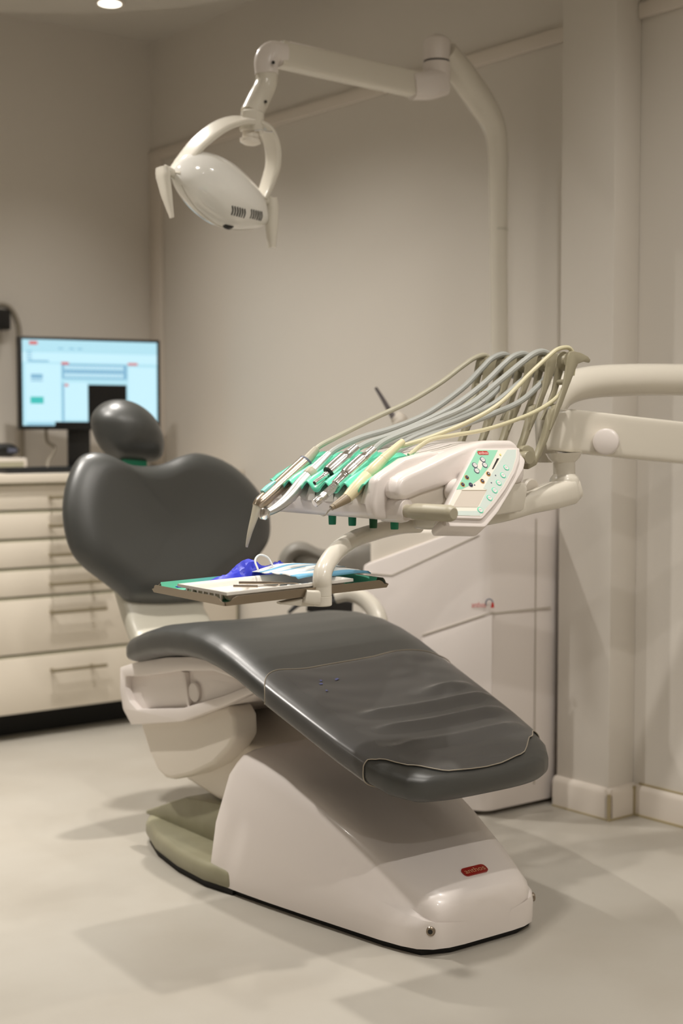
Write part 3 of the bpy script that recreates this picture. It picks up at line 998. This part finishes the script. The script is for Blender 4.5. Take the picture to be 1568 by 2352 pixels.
link('rear_housing', *prism([(a, b + UZ) for a, b in [(.20, .0), (.20, .066), (.296, .062), (.306, .05), (.296, .008)]], 'y', -.03, .10), CREAM, un, bev=.006, seg=2)
rc = Vector((0.405,0.064,0.848))
link('rear_knob', *turned([rc + Vector((0, .02, 0)), rc], [(0, .018), (.8, .020), (1, .017), (1, 0)], 24), WHITE2, un)
rgp = plane(rc + Vector((0, -.001, 0)), (.81, -.588, 0), (0, 0, 1))
link('ring_logo', *tube([rgp(-.003 + .012 * math.cos(a), .017 * math.sin(a), 0) for a in [2.0 + .15 * k for k in range(15)]], .0022, 1, 8), RED, un)
tz = [(0.05,0.231,0.791),(0.05,0.168,0.792),(0.05,0.104,0.791),(0.05,0.042,0.792)]
for k, q in enumerate(tz):
    c = Vector(q)
    link('rubber_stop', *turned([c + Vector((0, 0, -.008)), c + Vector((0, 0, .022))], [(0, 0), (0, .0068), (.1, .0072), (1, .0080), (1, 0)], 16), DKGREEN if k == 2 else GREEN, un)
# grip
gp = link('grip', *turned([u(.016, .005, .0165), u(.022, -.152, .0175)], [(0, .0115), (.33, .0115), (.36, .0135), (.42, .0142), (.93, .0142), (.975, .0125), (1, .009), (1, 0)], 24), GRIPM, un)
link('grip_socket', *sweep([u(.012, .02, .018), u(.016, -.02, .018), u(.018, -.034, .018)], [(.016, .022), (.017, .022), (.014, .018)], n=18, e=3), WHITE, un)
# control panel
PO, PA, PB = (0.166,-0.045,0.925), (1,0,0), (0,0.5708,0.8211)
pf = plane(PO, PA, PB)
outl = round_poly([(-0.0008,0.0026),(0.1038,0.0029),(0.0898,-0.0216),(0.0647,-0.0493),(0.0237,-0.0842),(-0.0187,-0.1153),(-0.0586,-0.1411),(-0.1434,-0.1351)], .005)
pan = link('control_panel', *slab(outl, pf, -.030, .0), WHITE, un, bev=.0025, seg=2)
flr = [(0.0531,-0.0071),(0.1067,-0.0057),(0.1125,-0.019),(0.0983,-0.0377),(0.046,-0.0811),(-0.0073,-0.1246),(-0.0525,-0.1544),(-0.1442,-0.1487),(-0.1442,-0.1368)]
link('panel_back', *slab(round_poly(flr, .006), pf, -.040, -.006), WHITE, un, bev=.004, seg=2)
link('panel_pivot', *turned([u(.125, -.030, .049), u(.125, -.058, .049)], [(0, .0215), (.8, .0215), (1, .019), (1, 0)], 28), WHITE, un)


def lab(name, px, m, d, par=None):
    return link(name, *slab(px, pf, -.0004, d), m, par or pan)


lab('label', [(0.0001,-0.0006),(0.0946,-0.0004),(0.0859,-0.0169),(0.0619,-0.0446),(0.021,-0.0796),(-0.0209,-0.1099),(-0.0603,-0.1367),(-0.1368,-0.1311)], LWHITE, .0004)
lab('label_green_area', [(-0.0006,-0.0011),(0.048,-0.0017),(0.0118,-0.0355),(-0.0246,-0.0613),(-0.0457,-0.0716),(-0.0759,-0.0819),(-0.0875,-0.0816)], LMINT, .0007)
lab('label_blue_area', [(0.0708,-0.0012),(0.0927,-0.0008),(0.0838,-0.0168),(0.0619,-0.0427),(0.0194,-0.0786),(-0.0215,-0.1089),(-0.0611,-0.1353),(-0.1175,-0.1327),(-0.112,-0.1243),(-0.0629,-0.1261),(-0.0191,-0.0844),(-0.0264,-0.0811),(0.0022,-0.0564),(0.038,-0.0275)], LBLUE, .0007)
lab('display', [(-0.0771,-0.0844),(-0.0216,-0.0859),(-0.0578,-0.1186),(-0.1126,-0.1161)], LCD, .0009)
lab('display_edge', [(-0.0766,-0.0836),(-0.0209,-0.0851),(-0.0218,-0.0862),(-0.0778,-0.0847)], TAUPE, .0011)
lab('level_slot', [(0.0368,-0.0196),(0.042,-0.0196),(0.0167,-0.0418),(0.0137,-0.0417)], DARK, .0010)
lab('white_diamond', [(-0.0061,-0.0223),(0.0013,-0.0279),(-0.014,-0.0442),(-0.0199,-0.0377)], LWHITE, .0009)


def button(c, r, rim_m, face_m, glyph=None):
    b = link('button', *slab(disc(c, r, 18), pf, 0, .0013), rim_m, pan)
    link('button_face', *slab(disc(c, r * .74, 16), pf, .001, .0018), face_m, b)
    if glyph == 'plus':
        g = Geo().add(slab([(c[0] - r * .4, c[1] - r * .1), (c[0] + r * .4, c[1] - r * .1), (c[0] + r * .4, c[1] + r * .1), (c[0] - r * .4, c[1] + r * .1)], pf, .0016, .0021))
        g.add(slab([(c[0] - r * .1, c[1] - r * .4), (c[0] + r * .1, c[1] - r * .4), (c[0] + r * .1, c[1] + r * .4), (c[0] - r * .1, c[1] + r * .4)], pf, .0016, .0021))
        g.put('button_sign', BTNW, b)
    elif glyph == 'minus':
        link('button_sign', *slab([(c[0] - r * .4, c[1] - r * .1), (c[0] + r * .4, c[1] - r * .1), (c[0] + r * .4, c[1] + r * .1), (c[0] - r * .4, c[1] + r * .1)], pf, .0016, .0021), BTNW, b)
    elif glyph == 'squiggle':
        m = SLATE if face_m is BTNW else BTNW
        g = Geo()
        for k in range(3):
            x0, y0 = c[0] + r * (-.35 + .3 * k), c[1] + r * (.1 - .2 * (k % 2))
            g.add(slab([(x0 - r * .1, y0 - r * .08), (x0 + r * .12, y0 + r * .05), (x0 + r * .1, y0 + r * .16), (x0 - r * .1, y0 + r * .05)], pf, .0016, .0020))
        g.put('button_sign', m, b)


for c in [(0.0018,-0.0219),(-0.0224,-0.0334),(0.0009,-0.0334),(-0.0237,-0.0449)]:
    button(c, .0058, SLATE, BTNW, 'squiggle')
for i, c in enumerate([(-0.0528,-0.0582),(-0.0693,-0.0725),(-0.0001,-0.0518),(-0.0214,-0.0665)]):
    button(c, .0047, ORANGE, NAVY, ['squiggle', 'squiggle', 'plus', 'minus'][i])
button((-0.0512,-0.0733), .0045, SLATE, NAVY, 'squiggle')
for c in [(0.0484,-0.0396),(0.0324,-0.0554),(0.0144,-0.0709),(-0.0031,-0.0863),(-0.0224,-0.1013),(-0.0553,-0.1249)]:
    button(c, .0060, MINT, BTNW, 'squiggle')
for c in [(-0.0429,-0.0739),(0.015,-0.0553),(-0.0024,-0.0704)]:
    link('indicator', *slab(disc(c, .0014, 10), pf, 0, .0012), SLATE, pan)
link('indicator', *slab(disc((0.0486,-0.0118), .0020, 10), pf, 0, .0014), mat('indicator_yellow', (232, 224, 140), .4), pan)
lc = (0.0098,-0.0077)
lg_ = link('logo_plate', *slab(round_poly([(lc[0] - .0125, lc[1] - .004), (lc[0] + .0125, lc[1] - .004), (lc[0] + .0125, lc[1] + .004), (lc[0] - .0125, lc[1] + .004)], .0036), pf, 0, .0011), RED, pan)
lettering('logo_lettering', 'anthos', .0085, LOGOW, lg_, pf, lc[0], lc[1] - .0002, .0013, 0, .022)

# hose arms (whips)
WY_ = [.020, .075, .133, .193, .255]
wo = [(0.451,1.109),(0.461,1.111),(0.479,1.109),(0.5,1.102),(0.507,1.096),(0.504,1.09),(0.489,1.092),(0.473,1.087),(0.465,1.074),(0.454,1.052),(0.447,1.039),(0.431,1.007),(0.414,0.98),(0.4,0.959),(0.415,1),(0.424,1.019),(0.433,1.038),(0.442,1.073),(0.446,1.099)]
wl = [(0.449,1.107),(0.461,1.108),(0.465,1.094),(0.458,1.07),(0.448,1.043),(0.432,1.007),(0.415,0.982),(0.402,0.979),(0.415,1),(0.424,1.019),(0.433,1.038),(0.44,1.068),(0.444,1.09)]
wb_ = [(0.418,1.006),(0.433,1.011),(0.416,0.984),(0.403,0.979)]
stem_ = [(0.432,1.001),(0.42,0.98),(0.409,0.962),(0.397,0.938),(0.383,0.913),(0.369,0.894),(0.348,0.886),(0.344,0.905),(0.334,0.917),(0.331,0.925),(0.338,0.93),(0.349,0.932),(0.361,0.927),(0.366,0.917),(0.368,0.907),(0.377,0.922),(0.39,0.947),(0.398,0.968),(0.405,0.989),(0.411,1.001)]
for k, yw in enumerate(WY_):
    w = link('hose_arm', *prism(stem_, 'y', yw - .004, yw + .010), WHIP, un, bev=.002, seg=2)
    link('fork_plate', *prism(wo, 'y', yw - .008, yw - .002), WHIP, w, bev=.0015)
    link('fork_plate', *prism(wl, 'y', yw + .018, yw + .024), WHIP, w, bev=.0015)
    link('fork_bridge', *prism(wb_, 'y', yw - .003, yw + .019), WHIP, w, bev=.0015)
    tp = Vector((0.46,0,1.093))
    pn = Vector((0.446,0,1.052))
    link('roller', *turned([tp + Vector((0, yw - .002, 0)), tp + Vector((0, yw + .018, 0))], [(0, .019), (.3, .014), (.7, .014), (1, .019)], 18), WHIP, w)
    link('pin', *turned([pn + Vector((0, yw - .004, 0)), pn + Vector((0, yw + .02, 0))], [(0, .0055), (1, .0055)], 12), WHIP, w)
link('hose_arm_hinge', *tube([u(.336, -.0, .105), u(.336, .285, .105)], .012, 1, 14), WHIP, un)

# supporting arm, neck, pantograph arm, curved tube and post
link('support_arm', *sweep([(0.509,0.051,0.848),(0.488,0.054,0.842),(0.439,0.052,0.832),(0.379,0.058,0.82),(0.309,0.06,0.804),(0.242,0.083,0.792),(0.203,0.112,0.789),(0.212,0.155,0.786)], [(.020, .020), (.029, .027), (.030, .025), (.029, .021), (.028, .018), (.028, .016), (.028, .015), (.026, .014)], n=24, e=3.6), CREAM, un, sharp=60)
nk0, nk1 = Vector((0.484,0.056,0.823)), Vector((0.482,0.058,0.916))
link('neck', *turned([nk0, nk1], [(0, 0), (0, .024), (.06, .028), (.44, .029), (.5, .026), (.56, .0215), (.80, .0215), (.88, .030), (1, .036)], 28), CREAM, un)
link('pantograph_arm', *sweep([(0.467,0.094,0.957),(0.5,0.07,0.959),(0.642,0.041,0.946),(0.781,0.014,0.934),(0.985,-0.035,0.915)], [(.022, .036), (.026, .0425), (.026, .0425), (.026, .0425), (.026, .0425)], n=30, e=9, k=4), CREAM, un, sharp=30)
kc, kd = Vector((0.581,0.035,0.938)), Vector((0.54,0.003,0.938))
kb = link('lock_knob', *turned([kc, kd], [(0, .0235), (.55, .0245), (.6, .026), (.85, .026), (.95, .0245), (1, .020), (1, 0)], 28), WHITE, un)
bp_ = Vector((0.505,0.047,0.938))
link('bolt_cap', *turned([bp_ + Vector((0, .01, 0)), bp_ - Vector((0, .003, 0))], [(0, .0048), (.7, .0048), (1, .003), (1, 0)], 14), WHITE, un)
link('curved_tube', *tube([(0.512,0.135,0.896),(0.512,0.135,0.95),(0.523,0.139,0.998),(0.556,0.14,1.038),(0.628,0.137,1.058),(0.738,0.119,1.066),(0.865,0.088,1.068),(1.056,0.011,1.068)], [.019, .024, .030, .033, .0335, .0335, .0335, .0335], 8, 24), CREAM, un)
pc = Vector((1.046,-0.006,0.913))
link('floor_post', *turned([(pc.x, pc.y, 0), (pc.x, pc.y, pc.z + .22)], [(0, 0), (0, .11), (.02, .11), (.03, .05), (.97, .05), (1, .03), (1, 0)], 28), WHITE2, un)

# tray carrier
link('tray_arm', *tube([(0.228,0.193,0.776),(0.175,0.182,0.777),(0.093,0.143,0.774),(0.009,0.105,0.765),(-0.058,0.067,0.749),(-0.104,0.038,0.725),(-0.116,0.029,0.708),(-0.116,0.029,0.692)], [.014, .015, .0155, .016, .016, .016, .0162, .0162], 6, 24), CREAM, un)
c0, c1 = Vector((-0.116,0.029,0.696)), Vector((-0.116,0.029,0.661))
cl = link('tray_clamp', *turned([c0, c1], [(0, .0158), (.02, .0163), (.5, .0163), (.51, .0158), (.53, .0158), (.54, .0166), (.95, .0166), (1, .0150), (1, 0)], 28), CREAM, un)
link('clamp_jaw', *sweep([(-0.115,0.028,0.675),(-0.135,0.03,0.677),(-0.151,0.033,0.68)], [(.012, .0125), (.012, .0125), (.010, .011)], n=16, e=6, k=3), CREAM, cl, sharp=40)
link('clamp_rail', *sweep([(-0.106,0.04,0.667),(-0.149,0.046,0.669),(-0.19,0.051,0.669)], [(.012, .009), (.012, .008), (.008, .002)], n=14, e=4, k=3), CREAM, cl)

# ================================================================ metal tray and what lies on it
TM = Matrix.Identity(4)
for i, ax in enumerate(((0.8333,0.5516,0.0365), (-0.5518,0.834,-0.005), (-0.0332,-0.016,0.9993))):
    for j in range(3):
        TM[j][i] = ax[j]
TE = TM.to_euler()
TO = Vector((-0.1896,2.3,0.6725))


def tray_at(x, y, z):
    return TO + (TM @ Vector((x, y, z)))


TW, TL = .327, .268
mt_ = thing('instrument_tray', 'shallow metal instrument tray clamped over the chair seat', 'tray', TO, rot=TE)
g = Geo().add(box(.003, TW - .003, .003, TL - .003, 0, .0016))
h0, cut = .0150, .016


def lip(L):
    return [(.004, 0), (L - .004, 0), (L - .001, .006), (L - .010, .0075), (L - cut, .0125), (L - cut - .006, h0), (cut + .006, h0), (cut, .0125), (.010, .0075), (.001, .006)]


for sgn, yy in ((-1, .003), (1, TL - .003)):
    pv, pf_ = prism(lip(TW), 'y', 0, .0016)
    g.add(([(x, yy + sgn * (z * .35 + y), z) for x, y, z in pv], pf_))
for sgn, xx in ((-1, .003), (1, TW - .003)):
    pv, pf_ = prism(lip(TL), 'x', 0, .0016)
    g.add(([(xx + sgn * (z * .35 + x), y, z) for x, y, z in pv], pf_))
for cx_, cy_, a0 in ((.006, .006, math.pi), (TW - .006, .006, 1.5 * math.pi), (TW - .006, TL - .006, 0), (.006, TL - .006, .5 * math.pi)):
    g.add(rings([[(cx_ + (r) * math.cos(a0 + math.pi / 2 * j / 6), cy_ + r * math.sin(a0 + math.pi / 2 * j / 6), z) for j in range(7)] for r, z in ((.003, 0), (.0052, .007))], False, False))
g.put('tray_body', ALU, mt_, sharp=25)
lnr = thing('paper_liner', 'green paper liner lying in the metal tray', 'tray liner', tray_at(0, 0, .0016), rot=TE)
rs = [[(.016 + (TW - .026) * i / 24, .020 + (TL - .028) * j / 20, .0008 + .0006 * math.sin(i * 1.3) * math.sin(j * 1.7)) for i in range(25)] for j in range(21)]
lv, lf = rings(rs, False, False)
g = Geo().add((lv, lf))
g.add(rings([[(.016 + (TW - .026) * i / 12, TL - .009 + q * .006, .001 + q * .014) for i in range(13)] for q in (0, 1)], False, False))
g.add(rings([[(TW - .009 + q * .006, .030 + (TL - .038) * i / 12, .001 + q * .013) for i in range(13)] for q in (0, 1)], False, False))
g.put('paper_sheet', PAPER, lnr)
# white moulded tray
wtr = thing('plastic_insert_tray', 'white moulded plastic tray with bumps inside the metal tray', 'tray', tray_at(.007, .006, .0030), rot=TE)
IW, IL, IH = .250, .175, .0185
g = Geo()


def ins_z(x, y):
    d = min(x, IW - x, y, IL - y)
    z = IH if d < .007 else IH - (IH - .0015) * min(1, (d - .007) / .008)
    # raised island around the left compartment and partition
    for (cx_, cy_, hw, hh, tp_) in ((.105, .09, .004, .055, .011), (.06, .135, .045, .004, .010), (.05, .035, .05, .003, .010)):
        q = max(abs(x - cx_) - hw, abs(y - cy_) - hh)
        z = max(z, tp_ - max(0, q) * 1.6)
    for bx in range(5):
        for by in range(3):
            q = math.hypot(x - (.135 + .022 * bx), y - (.030 + .016 * by))
            z = max(z, .0115 - max(0, q - .0035) * 2.6)
    return z


rs = [[(IW * i / 88, IL * j / 62, ins_z(IW * i / 88, IL * j / 62)) for i in range(89)] for j in range(63)]
g.add(rings(rs, False, False))
link('tray_shell', g.v, g.f, TRAYW, wtr, sharp=80)
g = Geo()
for (a, b, c, d) in ((0, IW, 0, .001), (0, IW, IL - .001, IL), (0, .001, 0, IL), (IW - .001, IW, 0, IL)):
    g.add(box(a, b, c, d, .0135, IH))
for k in range(7):
    y0 = .018 + k * .020
    g.add(prism([(y0, .0138), (y0 + .006, .0138), (y0 + .003, .001)], 'x', 0, .003))
g.put('tray_feet', TRAYW, wtr)
mr = thing('dental_mirror', 'steel dental mirror handle lying in the white plastic tray', 'dental tool', tray_at(.10, .10, .0190), rot=TE)
link('tool_handle', *tube([(-.005, .02, .001), (.035, -.015, .0), (.055, -.033, -.001)], [.0026, .0026, .0016], 1, 10), STEEL, mr)
link('tool_tip', *tube([(.055, -.033, -.001), (.068, -.045, -.001), (.075, -.050, -.004)], .0010, 4, 8), STEEL, mr)
pr = thing('dental_probe', 'thin hooked steel probe beside the mirror handle', 'dental tool', tray_at(.10, .065, .0180), rot=TE)
link('tool_handle', *tube([(-.03, .03, .001), (.0, .0, .0)], .0022, 1, 10), STEEL, pr)
link('tool_tip', *tube([(.0, .0, .0), (.012, -.014, .001), (.022, -.022, .0), (.030, -.024, .002)], .0009, 4, 8), STEEL, pr)
# folded face mask
mk = thing('face_mask', 'white and blue pleated face mask with an ear loop on the tray', 'face mask', tray_at(.185, .055, .0210), rot=TE)
rs, fm = [], []
NX, NY = 26, 18
for j in range(NY + 1):
    q = j / NY
    row = []
    for i in range(NX + 1):
        p = i / NX
        pl_ = .004 * abs(((q * 3.5) % 1) - .5)
        z = .004 + pl_ + .007 * math.sin(math.pi * p) * (.4 + .6 * q) + .0015 * math.sin(9 * p + 5 * q) + .004 * q
        row.append((.130 * p - .03 * q * (1 - p) + .01 * q, .016 + .125 * q - .035 * p * (1 - q), z - (.004 if j == 0 else 0)))
    rs.append(row)
v, f = rings(rs, False, False)
fm = [1 if (k // NX) in (0, 1, 2, 6, 10, 14) else 0 for k in range(len(f))]
o = link('mask_sheet', v, f, None, mk, sharp=80, mats=[MASKW, MASKB], fm=fm)
md = o.modifiers.new('thickness', 'SOLIDIFY')
md.thickness = .0015
link('ear_loop', *tube([(-.025, .110, .012), (-.022, .125, .028), (-.006, .135, .036), (.010, .135, .030), (.014, .125, .016)], .0018, 6, 8), MASKW, mk)
# crumpled gloves
gl = thing('nitrile_gloves', 'crumpled blue nitrile gloves along the back edge of the tray', 'gloves', tray_at(.085, .216, .0056), rot=TE)
rnd = random.Random(7)
lump = [(rnd.uniform(0, .19), rnd.uniform(-.03, .03), rnd.uniform(-2, 2), rnd.uniform(-2, 2)) for _ in range(26)]
rs = []
for j in range(17):
    row = []
    for i in range(41):
        p, q = i / 40, j / 16
        x = .002 + .190 * p
        y = -.024 + .064 * q
        env = math.sin(math.pi * min(1, max(0, q))) ** .6 * (math.sin(math.pi * min(1, p * 1.05)) ** .5 if p < .95 else .25)
        z = .006 + .012 * p
        z += .020 * math.exp(-((p - .80) / .09) ** 2) + .010 * math.exp(-((p - .45) / .10) ** 2) + .016 * math.exp(-((p - .98) / .05) ** 2)
        for a, b, c, d in lump:
            z += .0030 * max(0, 1 - abs((x - a) * c * 10 + (y - b) * d * 16)) * math.exp(-((x - a) ** 2 + (y - b) ** 2) / .0012)
        z *= rnd.uniform(.93, 1.06)
        row.append((x + rnd.uniform(-.0012, .0012), y + .005 * math.sin(p * 23) + rnd.uniform(-.0015, .0015), .002 + z * env))
    rs.append(row)
v, f = rings(rs, False, False)
o = link('glove_sheet', v, f, GLOVE, gl, sharp=24)
link('cuff', *sweep([(-.055, .012, .004), (-.02, .008, .006), (.02, .0, .007)], [(.010, .001), (.014, .003), (.016, .005)], n=12), GLOVE, gl)
link('finger', *sweep([(.17, .0, .012), (.20, .006, .010), (.222, .012, .005)], [(.012, .008), (.011, .006), (.007, .002)], n=12), GLOVE, gl)

# ================================================================ the five instruments resting in the mat, each with its hose
HZ = [HOSE3, HOSE1, HOSE1, HOSE1, HOSE2]
HR = [.0042, .0062, .0062, .0062, .0052]
UPR = [[(0.085,0.05,0.934),(0.146,0.045,0.95),(0.225,0.04,0.977),(0.295,0.035,1.011),(0.362,0.03,1.065),(0.407,0.03,1.097),(0.437,0.03,1.115),(0.468,0.03,1.117)],
       [(0.076,0.108,0.938),(0.124,0.105,0.956),(0.192,0.1,0.978),(0.273,0.095,1.009),(0.345,0.09,1.056),(0.396,0.085,1.091),(0.429,0.085,1.109),(0.456,0.085,1.112)],
       [(0.085,0.166,0.936),(0.136,0.16,0.951),(0.195,0.155,0.971),(0.277,0.15,1.005),(0.35,0.145,1.05),(0.399,0.143,1.088),(0.428,0.143,1.106),(0.457,0.143,1.111)],
       [(0.057,0.224,0.926),(0.11,0.22,0.946),(0.179,0.215,0.963),(0.261,0.21,0.992),(0.346,0.205,1.042),(0.395,0.203,1.082),(0.424,0.203,1.104),(0.459,0.203,1.113)],
       [(0.065,0.284,0.933),(0.113,0.28,0.954),(0.183,0.275,0.984),(0.266,0.27,1.017),(0.342,0.267,1.055),(0.397,0.265,1.089),(0.432,0.265,1.108),(0.462,0.265,1.114)]]
LOW = [[(0.442,0.03,1.029),(0.391,0.03,1),(0.324,0.03,0.978),(0.248,0.03,0.96),(0.174,0.03,0.95),(0.118,0.03,0.941),(0.072,0.03,0.915)],
       [(0.434,0.085,1.043),(0.39,0.09,1.013),(0.312,0.09,0.987),(0.236,0.09,0.966),(0.163,0.09,0.948),(0.102,0.09,0.925),(0.072,0.09,0.906)],
       [(0.428,0.143,1.045),(0.371,0.143,1.01),(0.293,0.143,0.982),(0.228,0.143,0.963),(0.164,0.143,0.942),(0.113,0.143,0.918)],
       [(0.427,0.203,1.033),(0.373,0.203,1.002),(0.3,0.203,0.976),(0.223,0.203,0.952),(0.149,0.203,0.932),(0.113,0.203,0.916)],
       [(0.421,0.265,1.021),(0.375,0.265,0.994),(0.307,0.265,0.969),(0.218,0.265,0.946),(0.144,0.265,0.925),(0.112,0.265,0.912)]]


def inst(name, label, k, tail):
    t = thing(name, label, 'dental handpiece', UO, 36, 'handpieces resting in the mint mat')
    link('hose', *tube([tail] + UPR[k] + [u(.478, WY_[k] + .008, .290), u(.474, WY_[k] + .008, .262)], HR[k], 6, 10), HZ[k], t)
    link('return_hose', *tube([u(.468, WY_[k] + .008, .268)] + LOW[k], HR[k] * .95, 6, 10), HZ[k], t)
    return t


def q_(x, k, z):
    return u(x, IY[k], z)


# ultrasonic scaler, ivory
a, b, c, d = q_(.058, 0, .125), q_(-.004, 0, .0775), q_(-.048, 0, .038), q_(-.082, 0, .0215)
t = inst('ultrasonic_scaler', 'ivory scaler handpiece with taupe collar and hooked tip, nearest the panel', 0, a)
link('sleeve', *turned([q_(.075, 0, .136), q_(.030, 0, .104)], [(0, .0055), (.2, .0065), (1, .0092), (1, 0)], 20), IVORY, t)
link('body', *turned([q_(.032, 0, .1055), c], [(0, .0088), (.25, .0112), (.42, .0118), (.43, .0112), (.45, .0112), (.46, .0118), (.8, .0115), (1, .0098), (1, 0)], 22), IVORY, t)
link('collar', *turned([c, d], [(0, .0095), (.85, .0056), (.86, .0048), (1, .0048), (1, 0)], 20), TAUPE, t)
link('tip', *tube([d, q_(-.088, 0, .0165), q_(-.094, 0, .010), q_(-.101, 0, .0085), q_(-.108, 0, .011)], [.0022, .0018, .0012, .0009, .0006], 4, 8), CHROME, t)
# straight handpiece, chrome with grip rings
t = inst('straight_handpiece', 'chrome handpiece with ringed grip and slanted nose beside the ivory scaler', 1, q_(.050, 1, .117))
link('motor', *turned([q_(.056, 1, .121), q_(-.008, 1, .0745)], [(0, 0.0067), (.02, 0.0087), (.24, 0.0090), (.25, 0.0103), (.36, 0.0110), (.38, 0.0118), (.39, 0.0118), (.41, 0.0132), (.68, 0.0137), (.69, 0.0125), (.70, 0.0137), (.96, 0.0139), (1, 0.0129), (1, 0)], 24), CHROME, t)
link('nose_cone', *turned([q_(-.008, 1, .0745), q_(-.030, 1, .0585)], [(0, 0.0125), (.05, 0.0116), (.12, 0.0121), (.17, 0.0114), (.25, 0.0119), (.3, 0.0112), (1, 0.0099), (1, 0)], 24), CHROME, t)
gp_ = [(0, 0.0090)]
for k in range(12):
    gp_ += [(.05 + k * .05, .0078), (.07 + k * .05, .0070)]
gp_ += [(.72, 0.0081), (1, 0.0058), (1, 0)]
link('ringed_grip', *turned([q_(-.030, 1, .0585), q_(-.066, 1, .0325)], gp_, 22), SATIN, t)
link('head', *turned([q_(-.0605, 1, .0365), q_(-.077, 1, .027)], [(0, 0.0045), (.1, 0.0067), (.45, 0.0076), (.9, 0.0074), (1, 0.0065), (1, 0)], 20), CHROME, t)
# bare coupling
t = inst('motor_coupling', 'short chrome motor coupling with bare thin spigot in the middle groove', 2, q_(.052, 2, .118))
link('motor', *turned([q_(.060, 2, .124), q_(-.004, 2, .0785)], [(0, 0.0067), (.02, 0.0087), (.26, 0.0092), (.27, 0.0103), (.38, 0.0112), (.40, 0.0123), (.44, 0.0125), (.45, 0.0137), (.98, 0.0141), (1, 0.0137), (1, 0)], 24), CHROME, t)
link('face_ring', *turned([q_(-.0038, 2, .0786), q_(-.0052, 2, .0776)], [(0, 0.0132), (1, 0.0125), (1, 0)], 22), DARK, t)
link('spigot', *turned([q_(-.005, 2, .0778), q_(-.036, 2, .0600)], [(0, 0.0069), (.12, 0.0069), (.14, 0.0056), (.2, 0.0056), (.22, 0.0065), (.28, 0.0065), (.3, 0.0056), (.36, 0.0056), (.38, 0.0052), (.96, 0.0052), (1, 0.0047), (1, 0)], 18), CHROME, t)
link('bore', *turned([q_(-.0358, 2, .0601), q_(-.0366, 2, .0596)], [(0, 0.0034), (1, 0.0034), (1, 0)], 14), BLACK, t)
# turbine
t = inst('turbine_handpiece', 'slim bent steel turbine handpiece with round head beside the syringe', 3, q_(.034, 3, .108))
link('coupling', *turned([q_(.040, 3, .112), q_(.002, 3, .0805)], [(0, 0.0067), (.02, 0.0076), (.5, 0.0095), (1, 0.0110), (1, 0)], 22), SATIN, t)
link('swivel_ring', *turned([q_(.002, 3, .0805), q_(-.010, 3, .0710)], [(0, 0.0116), (.1, 0.0125), (.9, 0.0125), (1, 0.0118), (1, 0)], 22), TIPG, t)
link('body', *tube([q_(-.010, 3, .0710), q_(-.028, 3, .0555), q_(-.048, 3, .036), q_(-.066, 3, .0225), q_(-.084, 3, .0125), q_(-.100, 3, .0062)], [.0115, .0120, .0114, .0098, .0080, .0062], 5, 18), SATIN, t)
link('head', *turned([q_(-.1035, 3, .0135), q_(-.1095, 3, -.0055)], [(0, 0), (0, 0.0067), (.12, 0.0095), (.55, 0.0101), (.62, 0.0096), (.85, 0.0085), (1, 0.0056), (1, 0)], 20), CHROME, t)
# air-water syringe
t = inst('air_water_syringe', 'nickel air-water syringe with aqua button and long curved grey tip', 4, q_(.048, 4, .119))
link('sleeve', *turned([q_(.052, 4, .121), q_(.026, 4, .0965)], [(0, .006), (.05, .0075), (.6, .0092), (1, .0098), (1, 0)], 20), TIPG, t)
link('seal_ring', *turned([q_(.0275, 4, .0978), q_(.0245, 4, .0950)], [(0, .0142), (1, .0142), (1, 0)], 24), SLATE, t)
link('body', *tube([q_(.025, 4, .0955), q_(-.02, 4, .0625), q_(-.062, 4, .0315), q_(-.076, 4, .0215), q_(-.083, 4, .0135)], [.0140, .0138, .0134, .0128, .0105], 5, 22), NICKEL, t)
link('button', *sweep([q_(-.044, 4, .059), q_(-.058, 4, .0500), q_(-.071, 4, .0415)], [(.006, .0035), (.0075, .0045), (.0065, .0035)], up=(-.55, 0, .83), n=16, e=4), AQUA, t)
link('tip', *tube([q_(-.081, 4, .0160), q_(-.089, 4, -.0040), q_(-.0985, 4, -.030), q_(-.105, 4, -.053), q_(-.1065, 4, -.060)], [.0100, .0072, .0050, .0030, .0020], 5, 16), TIPG, t)
